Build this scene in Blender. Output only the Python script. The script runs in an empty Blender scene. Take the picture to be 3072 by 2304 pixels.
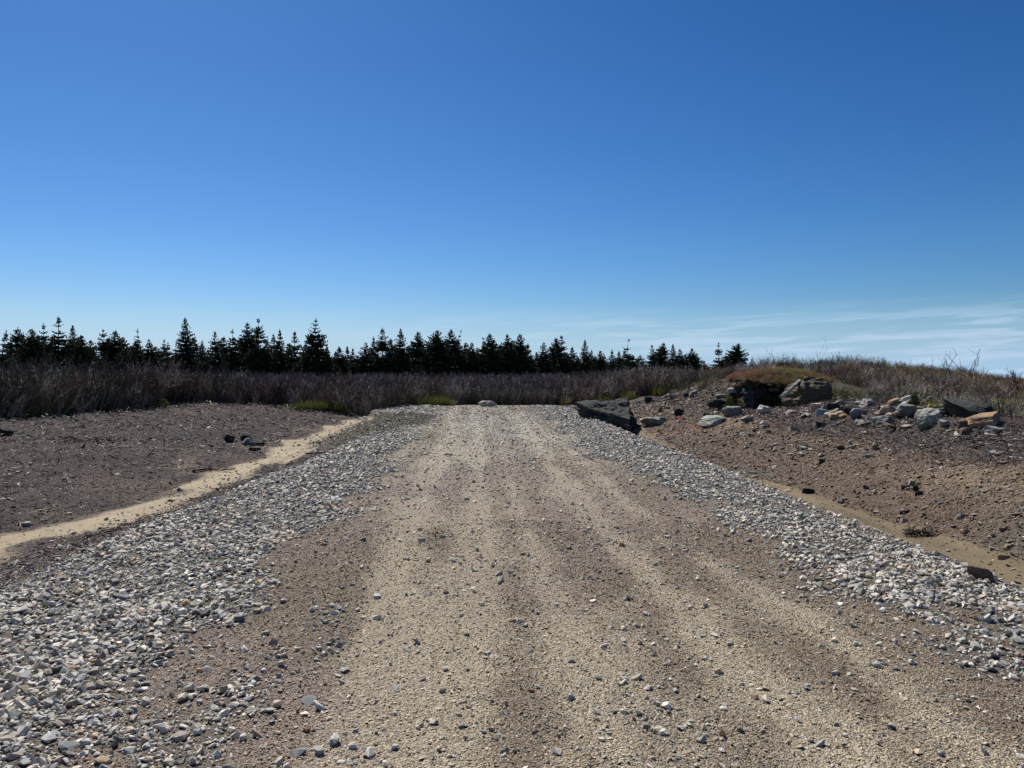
import bpy, bmesh, math, random
import numpy as np
from mathutils import Vector, noise as mn

# ------------------------------------------------------------------ camera, sky, sun, exposure
S = bpy.context.scene
COL = S.collection
F = 2250.0                      # focal length in photograph pixels (3072 wide)
CAM_Z = 1.6
PITCH = math.atan(19.0 / F)
cam = bpy.data.cameras.new("camera")
cam.sensor_width = 36.0
cam.lens = F / 3072.0 * 36.0
cam.clip_start = 0.05
cam.clip_end = 9000.0
camo = bpy.data.objects.new("camera", cam)
camo.location = (0, 0, CAM_Z)
camo.rotation_euler = (math.pi / 2 - PITCH, 0, 0)
COL.objects.link(camo)
S.camera = camo

SUN_AZ = math.radians(-28.0)    # left of straight ahead (+Y)
SUN_EL = math.radians(50.0)
W = bpy.data.worlds.new("World")
S.world = W
W.use_nodes = True
nt = W.node_tree
nt.nodes.clear()
N = nt.nodes.new
L = nt.links.new
out = N("ShaderNodeOutputWorld")
bg = N("ShaderNodeBackground")
bg.inputs["Strength"].default_value = 0.083
sky = N("ShaderNodeTexSky")
sky.sky_type = 'NISHITA'
sky.sun_disc = False
sky.sun_elevation = SUN_EL
sky.sun_rotation = SUN_AZ
sky.altitude = 0
sky.air_density = 1.0
sky.dust_density = 0.3
sky.ozone_density = 2.0
def math_node(op, a, b=None, c=None):
    n = N("ShaderNodeMath"); n.operation = op
    for i, v in enumerate((a, b, c)):
        if v is None: continue
        if isinstance(v, (int, float)): n.inputs[i].default_value = v
        else: L(v, n.inputs[i])
    return n.outputs[0]
# the camera's rendering of a clear sky: a deeper blue overhead, per channel response
sc_ = N("ShaderNodeSeparateColor"); L(sky.outputs[0], sc_.inputs[0])
hs = N("ShaderNodeCombineColor")
for ch, (a_, g_) in enumerate(((.675, 1.9), (.714, 1.5), (.92, 1.42))):
    L(math_node('MULTIPLY', math_node('POWER', math_node('MULTIPLY', sc_.outputs[ch], .1), g_), a_ * 10), hs.inputs[ch])
# thin cirrus low over the horizon, mostly ahead to the right
tc = N("ShaderNodeTexCoord")
sep = N("ShaderNodeSeparateXYZ"); L(tc.outputs["Generated"], sep.inputs[0])
az = math_node('ARCTAN2', sep.outputs[0], sep.outputs[1])
el = sep.outputs[2]
cmb = N("ShaderNodeCombineXYZ")
L(math_node('MULTIPLY', az, 4.2), cmb.inputs[0])
L(math_node('ADD', math_node('MULTIPLY', el, 58.0), math_node('MULTIPLY', az, -2.6)), cmb.inputs[1])
cn = N("ShaderNodeTexNoise"); L(cmb.outputs[0], cn.inputs["Vector"])
cn.inputs["Scale"].default_value = 1.5; cn.inputs["Detail"].default_value = 7.0
cn.inputs["Roughness"].default_value = 0.6; cn.inputs["Distortion"].default_value = 0.4
def smooth(v, a, b, lo=0.0, hi=1.0):
    m = N("ShaderNodeMapRange"); m.interpolation_type = 'SMOOTHSTEP'
    L(v, m.inputs[0]); m.inputs[1].default_value = a; m.inputs[2].default_value = b
    m.inputs[3].default_value = lo; m.inputs[4].default_value = hi
    return m.outputs[0]
wisp = smooth(cn.outputs[0], 0.44, 0.62)
low = smooth(el, 0.10, 0.05)
side = smooth(az, -0.4, 0.2, 0.15, 1.0)
veil = math_node('MULTIPLY', math_node('MULTIPLY', wisp, low), side)
base_haze = smooth(el, 0.105, -0.01, 0.0, 0.85)
tot0 = base_haze
tot = math_node('MINIMUM', math_node('MULTIPLY', veil, 0.62), 0.9)
mixc = N("ShaderNodeMix"); mixc.data_type = 'RGBA'
mixh = N("ShaderNodeMix"); mixh.data_type = 'RGBA'
L(tot0, mixh.inputs["Factor"]); L(hs.outputs[0], mixh.inputs["A"]); mixh.inputs["B"].default_value = (3.7, 5.9, 8.5, 1)
L(tot, mixc.inputs["Factor"]); L(mixh.outputs["Result"], mixc.inputs["A"])
mixc.inputs["B"].default_value = (5.0, 6.5, 8.3, 1)
L(mixc.outputs["Result"], bg.inputs["Color"])
L(bg.outputs[0], out.inputs["Surface"])

sun = bpy.data.lights.new("sun", 'SUN')
sun.energy = 4.8
sun.angle = math.radians(0.53)
sun.color = (1.0, 0.955, 0.88)
suno = bpy.data.objects.new("sun", sun)
COL.objects.link(suno)
sd = Vector((math.sin(SUN_AZ) * math.cos(SUN_EL), math.cos(SUN_AZ) * math.cos(SUN_EL), math.sin(SUN_EL)))
suno.rotation_euler = sd.to_track_quat('Z', 'Y').to_euler()
suno.location = (0, 0, 60)
S.view_settings.view_transform = 'Standard'
S.view_settings.look = 'None'
S.view_settings.exposure = 0.35
S.view_settings.gamma = 1.0
S.view_settings.use_curve_mapping = False

# ------------------------------------------------------------------ tagging helpers
def tag(o, label=None, cat=None, group=None, kind=None):
    if label: o["label"] = label
    if cat: o["category"] = cat
    if group: o["group"] = group
    if kind: o["kind"] = kind
    return o

def empty(name, loc, rz=0.0):
    o = bpy.data.objects.new(name, None)
    o.empty_display_size = 0.2
    o.location = loc
    o.rotation_euler = (0, 0, rz)
    COL.objects.link(o)
    return o

def link(name, me, parent=None):
    o = bpy.data.objects.new(name, me)
    COL.objects.link(o)
    if parent is not None: o.parent = parent
    return o

# ------------------------------------------------------------------ numpy noise
def _hash(ix, iy, seed):
    h = (ix.astype(np.int64) * 374761393 + iy.astype(np.int64) * 668265263 + seed * 974634777) & 0xFFFFFFFF
    h = ((h ^ (h >> 13)) * 1274126177) & 0xFFFFFFFF
    h = (h ^ (h >> 16)) & 0xFFFFFFFF
    return h / 4294967295.0

def vnoise(x, y, seed=0):
    x = np.asarray(x, float); y = np.asarray(y, float)
    ix = np.floor(x); iy = np.floor(y)
    fx = x - ix; fy = y - iy
    fx = fx * fx * (3 - 2 * fx); fy = fy * fy * (3 - 2 * fy)
    a = _hash(ix, iy, seed); b = _hash(ix + 1, iy, seed)
    c = _hash(ix, iy + 1, seed); d = _hash(ix + 1, iy + 1, seed)
    return (a + (b - a) * fx) * (1 - fy) + (c + (d - c) * fx) * fy - 0.5

def fbm(x, y, seed=0, octv=4, gain=0.5):
    s = 0.0; a = 1.0; f = 1.0
    for i in range(octv):
        s = s + a * vnoise(x * f + 17.3 * i, y * f - 9.1 * i, seed + i)
        a *= gain; f *= 2.03
    return s

def sst(x, a, b):
    t = np.clip((np.asarray(x, float) - a) / (b - a), 0, 1)
    return t * t * (3 - 2 * t)

# ------------------------------------------------------------------ the lie of the land
def cx(Y): return 0.17 - 0.0536 * np.asarray(Y, float)
def sand_u(Y):   # centre line of the washed sand on the left
    return np.interp(Y, [-6, 3, 7, 11, 13.6, 16, 21, 26, 30, 34], [-7.2, -6.2, -5.35, -4.85, -4.5, -4.25, -4.1, -4.25, -4.6, -4.9])
def sand_w(Y):
    return np.interp(Y, [-6, 7, 11, 14, 17, 21, 25, 29, 32], [.36, .40, .36, .26, .45, .98, .8, .4, .0])
def left_edge(Y):  # outer edge of the pale gravel
    return np.interp(Y, [0, 6, 8, 10.5, 14, 18.5, 25, 28, 29.5, 34], [-3.6, -3.75, -3.8, -3.5, -3.2, -2.9, -3.6, -4.0, -4.6, -4.7])
def patch_u(Y):    # inner edge of the brown gravel patch by the bend
    return np.interp(Y, [18, 20, 23, 26, 27.5, 28.6], [-3.1, -2.3, -1.5, -1.4, -1.9, -3.6])
def ditch_l(Y): return 4.45 + 0 * Y
RP = [4.0, 4.45, 4.75, 5.3, 6.2, 7.0, 7.8, 8.6, 10, 14, 34, 45]
RZ = [-.13, -.36, -.42, -.40, -.06, .18, .34, .50, .60, .62, .55, -1.0]
def height(x, Y):
    x = np.asarray(x, float); Y = np.asarray(Y, float)
    u = x - cx(Y)
    base = np.interp(Y, [-40, 0, 34, 60, 110, 150, 260], [-.3, 0, .347, .34, .3, -.2, -1.6])
    # road crown with slight ruts
    rut = np.exp(-((u + .85) / .22) ** 2) + np.exp(-((u - 1.25) / .24) ** 2) + .7 * np.exp(-((u + .12) / .2) ** 2)
    road = -0.012 * np.abs(u) ** 1.1 - .016 * rut + .012 * fbm(u * 1.4, Y * .45, 3, 3) + .006 * fbm(u * 6, Y * 4, 9, 2)
    # gravel shoulders sit a little proud and ragged
    sh = sst(-u, 1.7, 2.3) * sst(u, -4.1, -3.3) + sst(u, 2.3, 2.8) * sst(-u, -4.1, -3.7)
    road = road + sh * (.02 + .035 * fbm(x * 2.3, Y * 2.3, 21, 3))
    # left
    su = sand_u(Y); sw = sand_w(Y) + .25
    le = left_edge(Y) + .5
    dl = np.minimum(le - u, 6)
    chan = su + sw * .6
    tl = np.clip((le - u) / np.maximum(le - chan, .2), 0, 1)
    z_left = road * (1 - tl) + (-.33) * tl * tl * (3 - 2 * tl) + road * 0
    v = (su - sw * .7) - u
    rise = np.interp(v, [0, .6, 2.5, 6, 12, 40, 48], [-.33, -.25, -.10, -.02, .02, .0, -1.4])
    lump = fbm(x * .35, Y * .35, 31, 3) * .2 + fbm(x * 1.7, Y * 1.7, 33, 4) * .10
    rise = rise + lump * sst(v, .1, 1.2)
    berm = .14 * np.exp(-((Y - 31) / 3.0) ** 2) * sst(v, 1.5, 4)
    zl = np.where(u < su - sw * .7, rise + berm, np.where(u < le, z_left + .012 * fbm(x * 3, Y * 2, 35, 3), road))
    # right
    wob = fbm(Y * .45, u * .3, 41, 3) * .35
    zr = np.interp(u + wob * sst(u, 5.0, 6.0), RP, RZ)
    amp = np.interp(Y, [-10, 0, 8, 20, 30, 36, 50, 60], [.9, .95, 1, 1, .85, .75, .35, 0])
    zr = np.where(zr > 0, zr * amp, zr)
    zr = zr * np.where(zr < 0, np.interp(Y, [0, 22, 27, 34], [1, .85, .3, .1]), 1)
    hill = 1.25 * np.exp(-((x - 14.2) / 5.8) ** 2 - ((Y - 33) / 9.5) ** 2) + .10 * np.exp(-((x - 21) / 6) ** 2 - ((Y - 27) / 8) ** 2)
    mound = .70 * np.exp(-((x - 8.9) / 2.0) ** 4 - ((Y - 26.9) / 2.2) ** 4) + .42 * np.exp(-((x - 6.9) / .8) ** 2 - ((Y - 24.3) / 1.0) ** 2) \
        + .22 * np.exp(-((u - 9.3) / .9) ** 2) * sst(Y, 12, 15) * sst(-Y, -21, -18.5)
    rocks = .12 * fbm(x * .9, Y * .9, 43, 3) * sst(u, 7.0, 8.5) * sst(-Y, -60, -50)
    grit = (fbm(x * .9, Y * .6, 45, 4) * .17 + fbm(x * 4, Y * 3, 47, 3) * .06) * sst(u, 5.2, 6.0) * sst(-u, -12, -9)
    zr = zr + hill * sst(u, 8.0, 10.5) + mound + rocks + grit
    z = np.where(u < -1.5, zl, np.where(u > 4.0, zr, road))
    # the heath beyond the end of the road is level
    far = sst(Y, 34.0, 37.0)
    fieldz = .06 * fbm(x * .2, Y * .2, 51, 3) - .05
    rightside = sst(u, 4.0, 8.0)
    zf = fieldz * (1 - rightside) + zr * rightside
    z = z * (1 - far) + zf * far
    return z + base

def hz(x, y): return float(height(np.array([x]), np.array([y]))[0])

_T = np.concatenate([np.linspace(1.5, 12, 700), np.linspace(12.02, 60, 1600), np.linspace(60.1, 160, 500)])
def ray(px, py):
    a = (px - 1536.0) / F; c = -(py - 1152.0) / F
    cp, sp = math.cos(PITCH), math.sin(PITCH)
    dy = cp + c * sp; dz = -sp + c * cp
    return a / dy, dz / dy
def cast(px, py):
    """the ground point that the photograph shows at this pixel"""
    rx, rz = ray(px, py)
    g = height(rx * _T, _T) - (CAM_Z + rz * _T)
    k = np.argmax(g > 0)
    if not g[k] > 0: k = len(_T) - 1
    t = _T[k]
    return Vector((rx * t, t, hz(rx * t, t)))
def at(px, py, Y):
    rx, rz = ray(px, py)
    return Vector((rx * Y, Y, CAM_Z + rz * Y))
def topz(py, Y): return CAM_Z + ray(1536, py)[1] * Y

# ------------------------------------------------------------------ materials
MATS = {}
def new_mat(name):
    m = bpy.data.materials.new(name); m.use_nodes = True
    t = m.node_tree
    b = t.nodes["Principled BSDF"]
    return m, t, b

def soil_mat(name, cell=45.0, fine=160.0, bump=.6, var=.5, rough=.9, dist=.02, clod=9.0):
    """ground whose own colour comes from the 'soil' colour attribute, broken up by grit of two sizes"""
    m, t, b = new_mat(name)
    n = t.nodes.new; l = t.links.new
    geo = n("ShaderNodeNewGeometry")
    at_ = n("ShaderNodeAttribute"); at_.attribute_name = "soil"
    v1 = n("ShaderNodeTexVoronoi"); v1.inputs["Scale"].default_value = cell; l(geo.outputs["Position"], v1.inputs["Vector"])
    v2 = n("ShaderNodeTexVoronoi"); v2.inputs["Scale"].default_value = fine; l(geo.outputs["Position"], v2.inputs["Vector"])
    ns = n("ShaderNodeTexNoise"); ns.inputs["Scale"].default_value = clod; ns.inputs["Detail"].default_value = 8
    ns.inputs["Roughness"].default_value = .65
    l(geo.outputs["Position"], ns.inputs["Vector"])
    def val(v):
        s = n("ShaderNodeSeparateColor"); l(v.outputs["Color"], s.inputs[0]); return s.outputs[0]
    def mr(x, lo, hi):
        r = n("ShaderNodeMapRange"); l(x, r.inputs[0]); r.inputs[3].default_value = lo; r.inputs[4].default_value = hi; return r.outputs[0]
    def mul(a, c):
        k = n("ShaderNodeMath"); k.operation = 'MULTIPLY'; l(a, k.inputs[0])
        if isinstance(c, float): k.inputs[1].default_value = c
        else: l(c, k.inputs[1])
        return k.outputs[0]
    f = mul(mul(mr(val(v1), 1 - var, 1 + var), mr(val(v2), 1 - var, 1 + var * 1.1)), mr(ns.outputs[0], .62, 1.38))
    fm = n("ShaderNodeMapRange"); l(at_.outputs["Alpha"], fm.inputs[0]); fm.inputs[3].default_value = 1.0; l(f, fm.inputs[4])
    vm = n("ShaderNodeVectorMath"); vm.operation = 'SCALE'
    l(at_.outputs["Color"], vm.inputs[0]); l(fm.outputs[0], vm.inputs["Scale"])
    # a few grains of another tint
    sp = n("ShaderNodeSeparateColor"); l(v2.outputs["Color"], sp.inputs[0])
    hsn = n("ShaderNodeHueSaturation"); l(vm.outputs[0], hsn.inputs["Color"])
    l(mr(sp.outputs[1], .485, .515), hsn.inputs["Hue"]); l(mr(sp.outputs[2], .6, 1.25), hsn.inputs["Saturation"])
    l(hsn.outputs[0], b.inputs["Base Color"])
    b.inputs["Roughness"].default_value = rough
    b.inputs["Specular IOR Level"].default_value = .25
    hsum = n("ShaderNodeMath"); hsum.operation = 'ADD'
    l(mul(v1.outputs["Distance"], -1.0), hsum.inputs[0])
    h2 = n("ShaderNodeMath"); h2.operation = 'ADD'
    l(mul(v2.outputs["Distance"], -.35), h2.inputs[0]); l(mul(ns.outputs[0], 1.6), h2.inputs[1])
    l(h2.outputs[0], hsum.inputs[1])
    bp = n("ShaderNodeBump"); bp.inputs["Distance"].default_value = dist
    l(mul(at_.outputs["Alpha"], float(bump)), bp.inputs["Strength"])
    l(hsum.outputs[0], bp.inputs["Height"]); l(bp.outputs[0], b.inputs["Normal"])
    return m

def inst_mat(name, rough=.75, spec=.35, scale=60.0, var=.25, bump=.3, trans=0.0):
    """material of scattered pieces; every piece carries its own colour"""
    m, t, b = new_mat(name)
    n = t.nodes.new; l = t.links.new
    a = n("ShaderNodeAttribute"); a.attribute_type = 'INSTANCER'; a.attribute_name = "col"
    ns = n("ShaderNodeTexNoise"); ns.inputs["Scale"].default_value = scale; ns.inputs["Detail"].default_value = 4
    geo = n("ShaderNodeNewGeometry"); l(geo.outputs["Position"], ns.inputs["Vector"])
    r = n("ShaderNodeMapRange"); l(ns.outputs[0], r.inputs[0]); r.inputs[1].default_value = .25; r.inputs[2].default_value = .75
    r.inputs[3].default_value = 1 - var; r.inputs[4].default_value = 1 + var
    vm = n("ShaderNodeVectorMath"); vm.operation = 'SCALE'; l(a.outputs["Color"], vm.inputs[0]); l(r.outputs[0], vm.inputs["Scale"])
    l(vm.outputs[0], b.inputs["Base Color"])
    b.inputs["Roughness"].default_value = rough; b.inputs["Specular IOR Level"].default_value = spec
    if bump:
        bp = n("ShaderNodeBump"); bp.inputs["Strength"].default_value = bump; bp.inputs["Distance"].default_value = .004
        l(ns.outputs[0], bp.inputs["Height"]); l(bp.outputs[0], b.inputs["Normal"])
    if trans:
        tr = n("ShaderNodeBsdfTranslucent"); l(vm.outputs[0], tr.inputs["Color"])
        mx = n("ShaderNodeMixShader"); mx.inputs[0].default_value = trans
        l(b.outputs[0], mx.inputs[1]); l(tr.outputs[0], mx.inputs[2])
        l(mx.outputs[0], t.nodes["Material Output"].inputs["Surface"])
    return m

def rock_mat(name, base, dark=None, spot=None, spot_amt=.0, rough=.8, spec=.3, scale=3.0, bump=.6, vein=0.0, strata=True):
    m, t, b = new_mat(name)
    n = t.nodes.new; l = t.links.new
    tcn = n("ShaderNodeTexCoord")
    mp = n("ShaderNodeMapping"); l(tcn.outputs["Object"], mp.inputs[0])
    if strata: mp.inputs["Scale"].default_value = (1, 1, 3.2); mp.inputs["Rotation"].default_value = (.25, .3, 0)
    n1 = n("ShaderNodeTexNoise"); n1.inputs["Scale"].default_value = scale; n1.inputs["Detail"].default_value = 9; n1.inputs["Roughness"].default_value = .62
    l(mp.outputs[0], n1.inputs["Vector"])
    n2 = n("ShaderNodeTexNoise"); n2.inputs["Scale"].default_value = scale * 7; n2.inputs["Detail"].default_value = 6
    l(mp.outputs[0], n2.inputs["Vector"])
    rp = n("ShaderNodeValToRGB"); l(n1.outputs[0], rp.inputs[0])
    d = dark or tuple(c * .45 for c in base)
    rp.color_ramp.elements[0].position = .32; rp.color_ramp.elements[0].color = (*d, 1)
    rp.color_ramp.elements[1].position = .62; rp.color_ramp.elements[1].color = (*base, 1)
    colr = rp.outputs[0]
    def mix(fac, a, c):
        k = n("ShaderNodeMix"); k.data_type = 'RGBA'
        l(fac, k.inputs["Factor"]); l(a, k.inputs["A"]); k.inputs["B"].default_value = (*c, 1)
        return k.outputs["Result"]
    def thr(x, a, c):
        r = n("ShaderNodeMapRange"); l(x, r.inputs[0]); r.inputs[1].default_value = a; r.inputs[2].default_value = c; return r.outputs[0]
    if spot:
        n3 = n("ShaderNodeTexNoise"); n3.inputs["Scale"].default_value = scale * 1.3; n3.inputs["Detail"].default_value = 5
        l(tcn.outputs["Object"], n3.inputs["Vector"])
        colr = mix(thr(n3.outputs[0], .62 - spot_amt * .3, .68 - spot_amt * .3), colr, spot)
    if vein:
        wv = n("ShaderNodeTexWave"); wv.inputs["Scale"].default_value = scale * .5; wv.inputs["Distortion"].default_value = 9
        wv.inputs["Detail"].default_value = 3; l(mp.outputs[0], wv.inputs["Vector"])
        colr = mix(thr(wv.outputs["Fac"], 1 - vein, 1.0), colr, (.5, .5, .47))
    g = n("ShaderNodeMix"); g.data_type = 'RGBA'; g.blend_type = 'MULTIPLY'; g.inputs["Factor"].default_value = .6
    l(colr, g.inputs["A"]); rp2 = n("ShaderNodeValToRGB"); l(n2.outputs[0], rp2.inputs[0])
    rp2.color_ramp.elements[0].position = .3; rp2.color_ramp.elements[0].color = (.45, .45, .45, 1)
    rp2.color_ramp.elements[1].position = .65; rp2.color_ramp.elements[1].color = (1.15, 1.15, 1.15, 1)
    l(rp2.outputs[0], g.inputs["B"])
    l(g.outputs["Result"], b.inputs["Base Color"])
    b.inputs["Roughness"].default_value = rough; b.inputs["Specular IOR Level"].default_value = spec
    ad = n("ShaderNodeMath"); ad.operation = 'MULTIPLY_ADD'; l(n2.outputs[0], ad.inputs[0]); ad.inputs[1].default_value = .35; l(n1.outputs[0], ad.inputs[2])
    bp = n("ShaderNodeBump"); bp.inputs["Strength"].default_value = bump; bp.inputs["Distance"].default_value = .08
    l(ad.outputs[0], bp.inputs["Height"]); l(bp.outputs[0], b.inputs["Normal"])
    MATS[name] = m
    return m

def plain_mat(name, c, c2=None, scale=20.0, rough=.8, spec=.3, bump=.3, stretch=(1, 1, 1), trans=0.0):
    m, t, b = new_mat(name)
    n = t.nodes.new; l = t.links.new
    tcn = n("ShaderNodeTexCoord"); mp = n("ShaderNodeMapping"); l(tcn.outputs["Object"], mp.inputs[0]); mp.inputs["Scale"].default_value = stretch
    ns = n("ShaderNodeTexNoise"); ns.inputs["Scale"].default_value = scale; ns.inputs["Detail"].default_value = 5; l(mp.outputs[0], ns.inputs["Vector"])
    rp = n("ShaderNodeValToRGB"); l(ns.outputs[0], rp.inputs[0])
    c2 = c2 or tuple(k * .5 for k in c)
    rp.color_ramp.elements[0].position = .35; rp.color_ramp.elements[0].color = (*c2, 1)
    rp.color_ramp.elements[1].position = .65; rp.color_ramp.elements[1].color = (*c, 1)
    l(rp.outputs[0], b.inputs["Base Color"])
    b.inputs["Roughness"].default_value = rough; b.inputs["Specular IOR Level"].default_value = spec
    if bump:
        bp = n("ShaderNodeBump"); bp.inputs["Strength"].default_value = bump; bp.inputs["Distance"].default_value = .01
        l(ns.outputs[0], bp.inputs["Height"]); l(bp.outputs[0], b.inputs["Normal"])
    if trans:
        tr = n("ShaderNodeBsdfTranslucent"); l(rp.outputs[0], tr.inputs["Color"])
        mx = n("ShaderNodeMixShader"); mx.inputs[0].default_value = trans
        l(b.outputs[0], mx.inputs[1]); l(tr.outputs[0], mx.inputs[2])
        l(mx.outputs[0], t.nodes["Material Output"].inputs["Surface"])
    MATS[name] = m
    return m

M_road = soil_mat("packed_gravel", cell=95, fine=230, bump=1.0, var=.42, dist=.014, clod=18)
M_mulch = soil_mat("brown_mulch", cell=38, fine=120, bump=1.0, var=.6, dist=.03, clod=11)
M_bank = soil_mat("bank_soil", cell=30, fine=95, bump=.95, var=.42, dist=.03, clod=7)
M_heath = soil_mat("heath_soil", cell=9, fine=40, bump=.8, var=.5, dist=.05, clod=3)
M_stone = inst_mat("crushed_stone", rough=.72, spec=.4, scale=90, var=.3)
M_peb = inst_mat("road_grit", rough=.8, spec=.3, scale=160, var=.2, bump=0)
M_chip = inst_mat("wood_chip", rough=.7, spec=.35, scale=60, var=.3, bump=0)
M_twig = inst_mat("shrub_bark", rough=.6, spec=.4, scale=12, var=.35, bump=0)
M_leaf = inst_mat("leaf_blade", rough=.55, spec=.35, scale=8, var=.3, bump=0, trans=.35)

# ------------------------------------------------------------------ soil colours (albedo)
def mixc3(a, b, t):
    t = np.asarray(t)[..., None]
    return a * (1 - t) + b * t
def C3(*c): return np.array(c, float)
TAN = C3(.385, .318, .22); BRN = C3(.215, .163, .112); PNK = C3(.31, .24, .19); PALE = C3(.46, .42, .34)
GRV = C3(.14, .118, .095); SAND = C3(.30, .235, .145); OSAND = C3(.145, .108, .06); MUL = C3(.066, .048, .041)
PATCH = C3(.10, .085, .055)

def tan_amount(x, Y):
    u = x - cx(Y)
    k = fbm(u * .7, Y * .11, 61, 3) * .25
    g = lambda c, w: np.exp(-((u + k * .6 - c) / w) ** 2)
    near = sst(-Y, -9, -4)
    w = .85 * g(-.82 - .05 * (8 - np.clip(Y, 3, 8)) * 0 + .04 * (8 - np.clip(Y, 3, 8)), .23) + .95 * g(-.08 - .03 * (8 - np.clip(Y, 3, 8)), .2) \
        + .95 * g(1.22 + .05 * (8 - np.clip(Y, 3, 8)), .22) + .5 * g(1.8 + .06 * (8 - np.clip(Y, 3, 8)), .16) + .45 * g(.45, .14)
    w = w * .92 + fbm(x * 1.7, Y * .5, 65, 5) * .85 + fbm(x * 5, Y * 3, 67, 3) * .35 + .16
    return np.clip(w, 0, 1)

def road_col(x, Y):
    u = x - cx(Y)
    t = tan_amount(x, Y)
    c = mixc3(BRN * np.ones(x.shape + (3,)), TAN, sst(t, .1, .85))
    pk = sst(fbm(x * .8 + 5, Y * .35, 71, 4), -.05, .45)
    c = mixc3(c, PNK, pk * .5)
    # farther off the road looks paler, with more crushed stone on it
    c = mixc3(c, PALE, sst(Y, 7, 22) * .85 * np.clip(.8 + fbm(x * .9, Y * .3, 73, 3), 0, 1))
    # shoulders
    s = gravel_amount(x, Y)
    c = mixc3(c, GRV, s)
    out_l = sst(left_edge(Y) - u, -.1, .25)
    c = mixc3(c, MUL * 1.45, out_l)
    p = patch_amount(x, Y)
    c = mixc3(c, PATCH, p)
    return c

def gravel_amount(x, Y):
    u = x - cx(Y)
    j = fbm(x * 1.6, Y * 1.2, 81, 5) * .85 + fbm(x * 7, Y * 5, 85, 3) * .25
    inner_r = np.interp(Y, [3, 5, 7, 12, 20, 30], [2.75, 2.65, 2.55, 2.3, 2.2, 2.3])
    a = sst(-(u + j), 1.45, 2.0) * sst(u + j * .4, left_edge(Y) - .25, left_edge(Y) + .15)
    b = sst(u + j, inner_r - .2, inner_r + .3)
    back = sst(Y, 28.3, 30) * sst(-u, 0.8, 2.6) * sst(u, left_edge(Y) - .2, left_edge(Y) + .2)
    mid = np.exp(-((u - .78) / .22) ** 2) * sst(fbm(x * 2.2, Y * 1.3, 87, 3), .0, .45) * .55 + sst(fbm(x * 2.5, Y * 1.6, 89, 3), .42, .62) * .4 * sst(-Y, -12, -8)
    return np.clip(np.maximum(np.maximum(np.maximum(a, b), back), mid) * (1 - patch_amount(x, Y)), 0, 1)

def patch_amount(x, Y):
    u = x - cx(Y)
    j = fbm(x * 1.3, Y * .8, 83, 3) * .35
    return sst(patch_u(Y) + j - u, -.12, .12) * sst(Y + j * 2, 18.0, 20.0) * sst(-(Y + j * 2), -28.9, -28.2) * sst(u, -4.6, -4.0)

def verge_col(x, Y):
    u = x - cx(Y)
    s = sand_amount(x, Y)
    c = MUL * np.ones(x.shape + (3,))
    c = mixc3(c, C3(.13, .094, .07), sst(fbm(x * .5, Y * .5, 91, 4), -.1, .6) * .8)
    c = mixc3(c, MUL * 1.5, sst(u, sand_u(Y), sand_u(Y) + 1.2) * .8)
    c = mixc3(c, GRV, gravel_amount(x, Y))
    st = 1 + .22 * fbm(u * 5, Y * .7, 98, 3)[..., None] * 1.6 + .10 * fbm(u * 14, Y * 2.5, 99, 3)[..., None]
    c = mixc3(c, SAND * st, s)
    c = mixc3(c, PATCH, patch_amount(x, Y))
    return c

def sand_amount(x, Y):
    u = x - cx(Y)
    j = fbm(x * 1.1, Y * .6, 93, 5) * .95
    d = np.abs(u - sand_u(Y) + j * .7)
    a = sst(-d, -(sand_w(Y) + .12), -(sand_w(Y) - .12)) * sst(sand_w(Y), .02, .2)
    # thinner washes on the mulch side
    wash = sst(fbm(x * .8, Y * .5, 95, 4), .1, .45) * sst(-(sand_u(Y) - u), -1.9, -.5) * sst(-u, -sand_u(Y), -sand_u(Y) + .2) * .75
    return np.clip(np.maximum(a, wash * sst(Y, 6, 9)) * sst(-Y, -31, -28.5), 0, 1)

def ditch_amount(x, Y):
    u = x - cx(Y)
    j = fbm(x * 1.0, Y * .5, 97, 3) * .3
    wd = np.interp(Y, [0, 6, 9, 12, 14, 17, 19, 24, 26], [.42, .44, .40, .3, .14, .05, .22, .42, .0])
    c = np.interp(Y, [0, 7, 9, 12, 20, 24], [4.95, 4.95, 5.05, 4.9, 4.8, 4.9])
    d = np.abs(u - c + j)
    return sst(-d, -(wd + .1), -(wd - .08)) * sst(wd, .0, .12)

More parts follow.
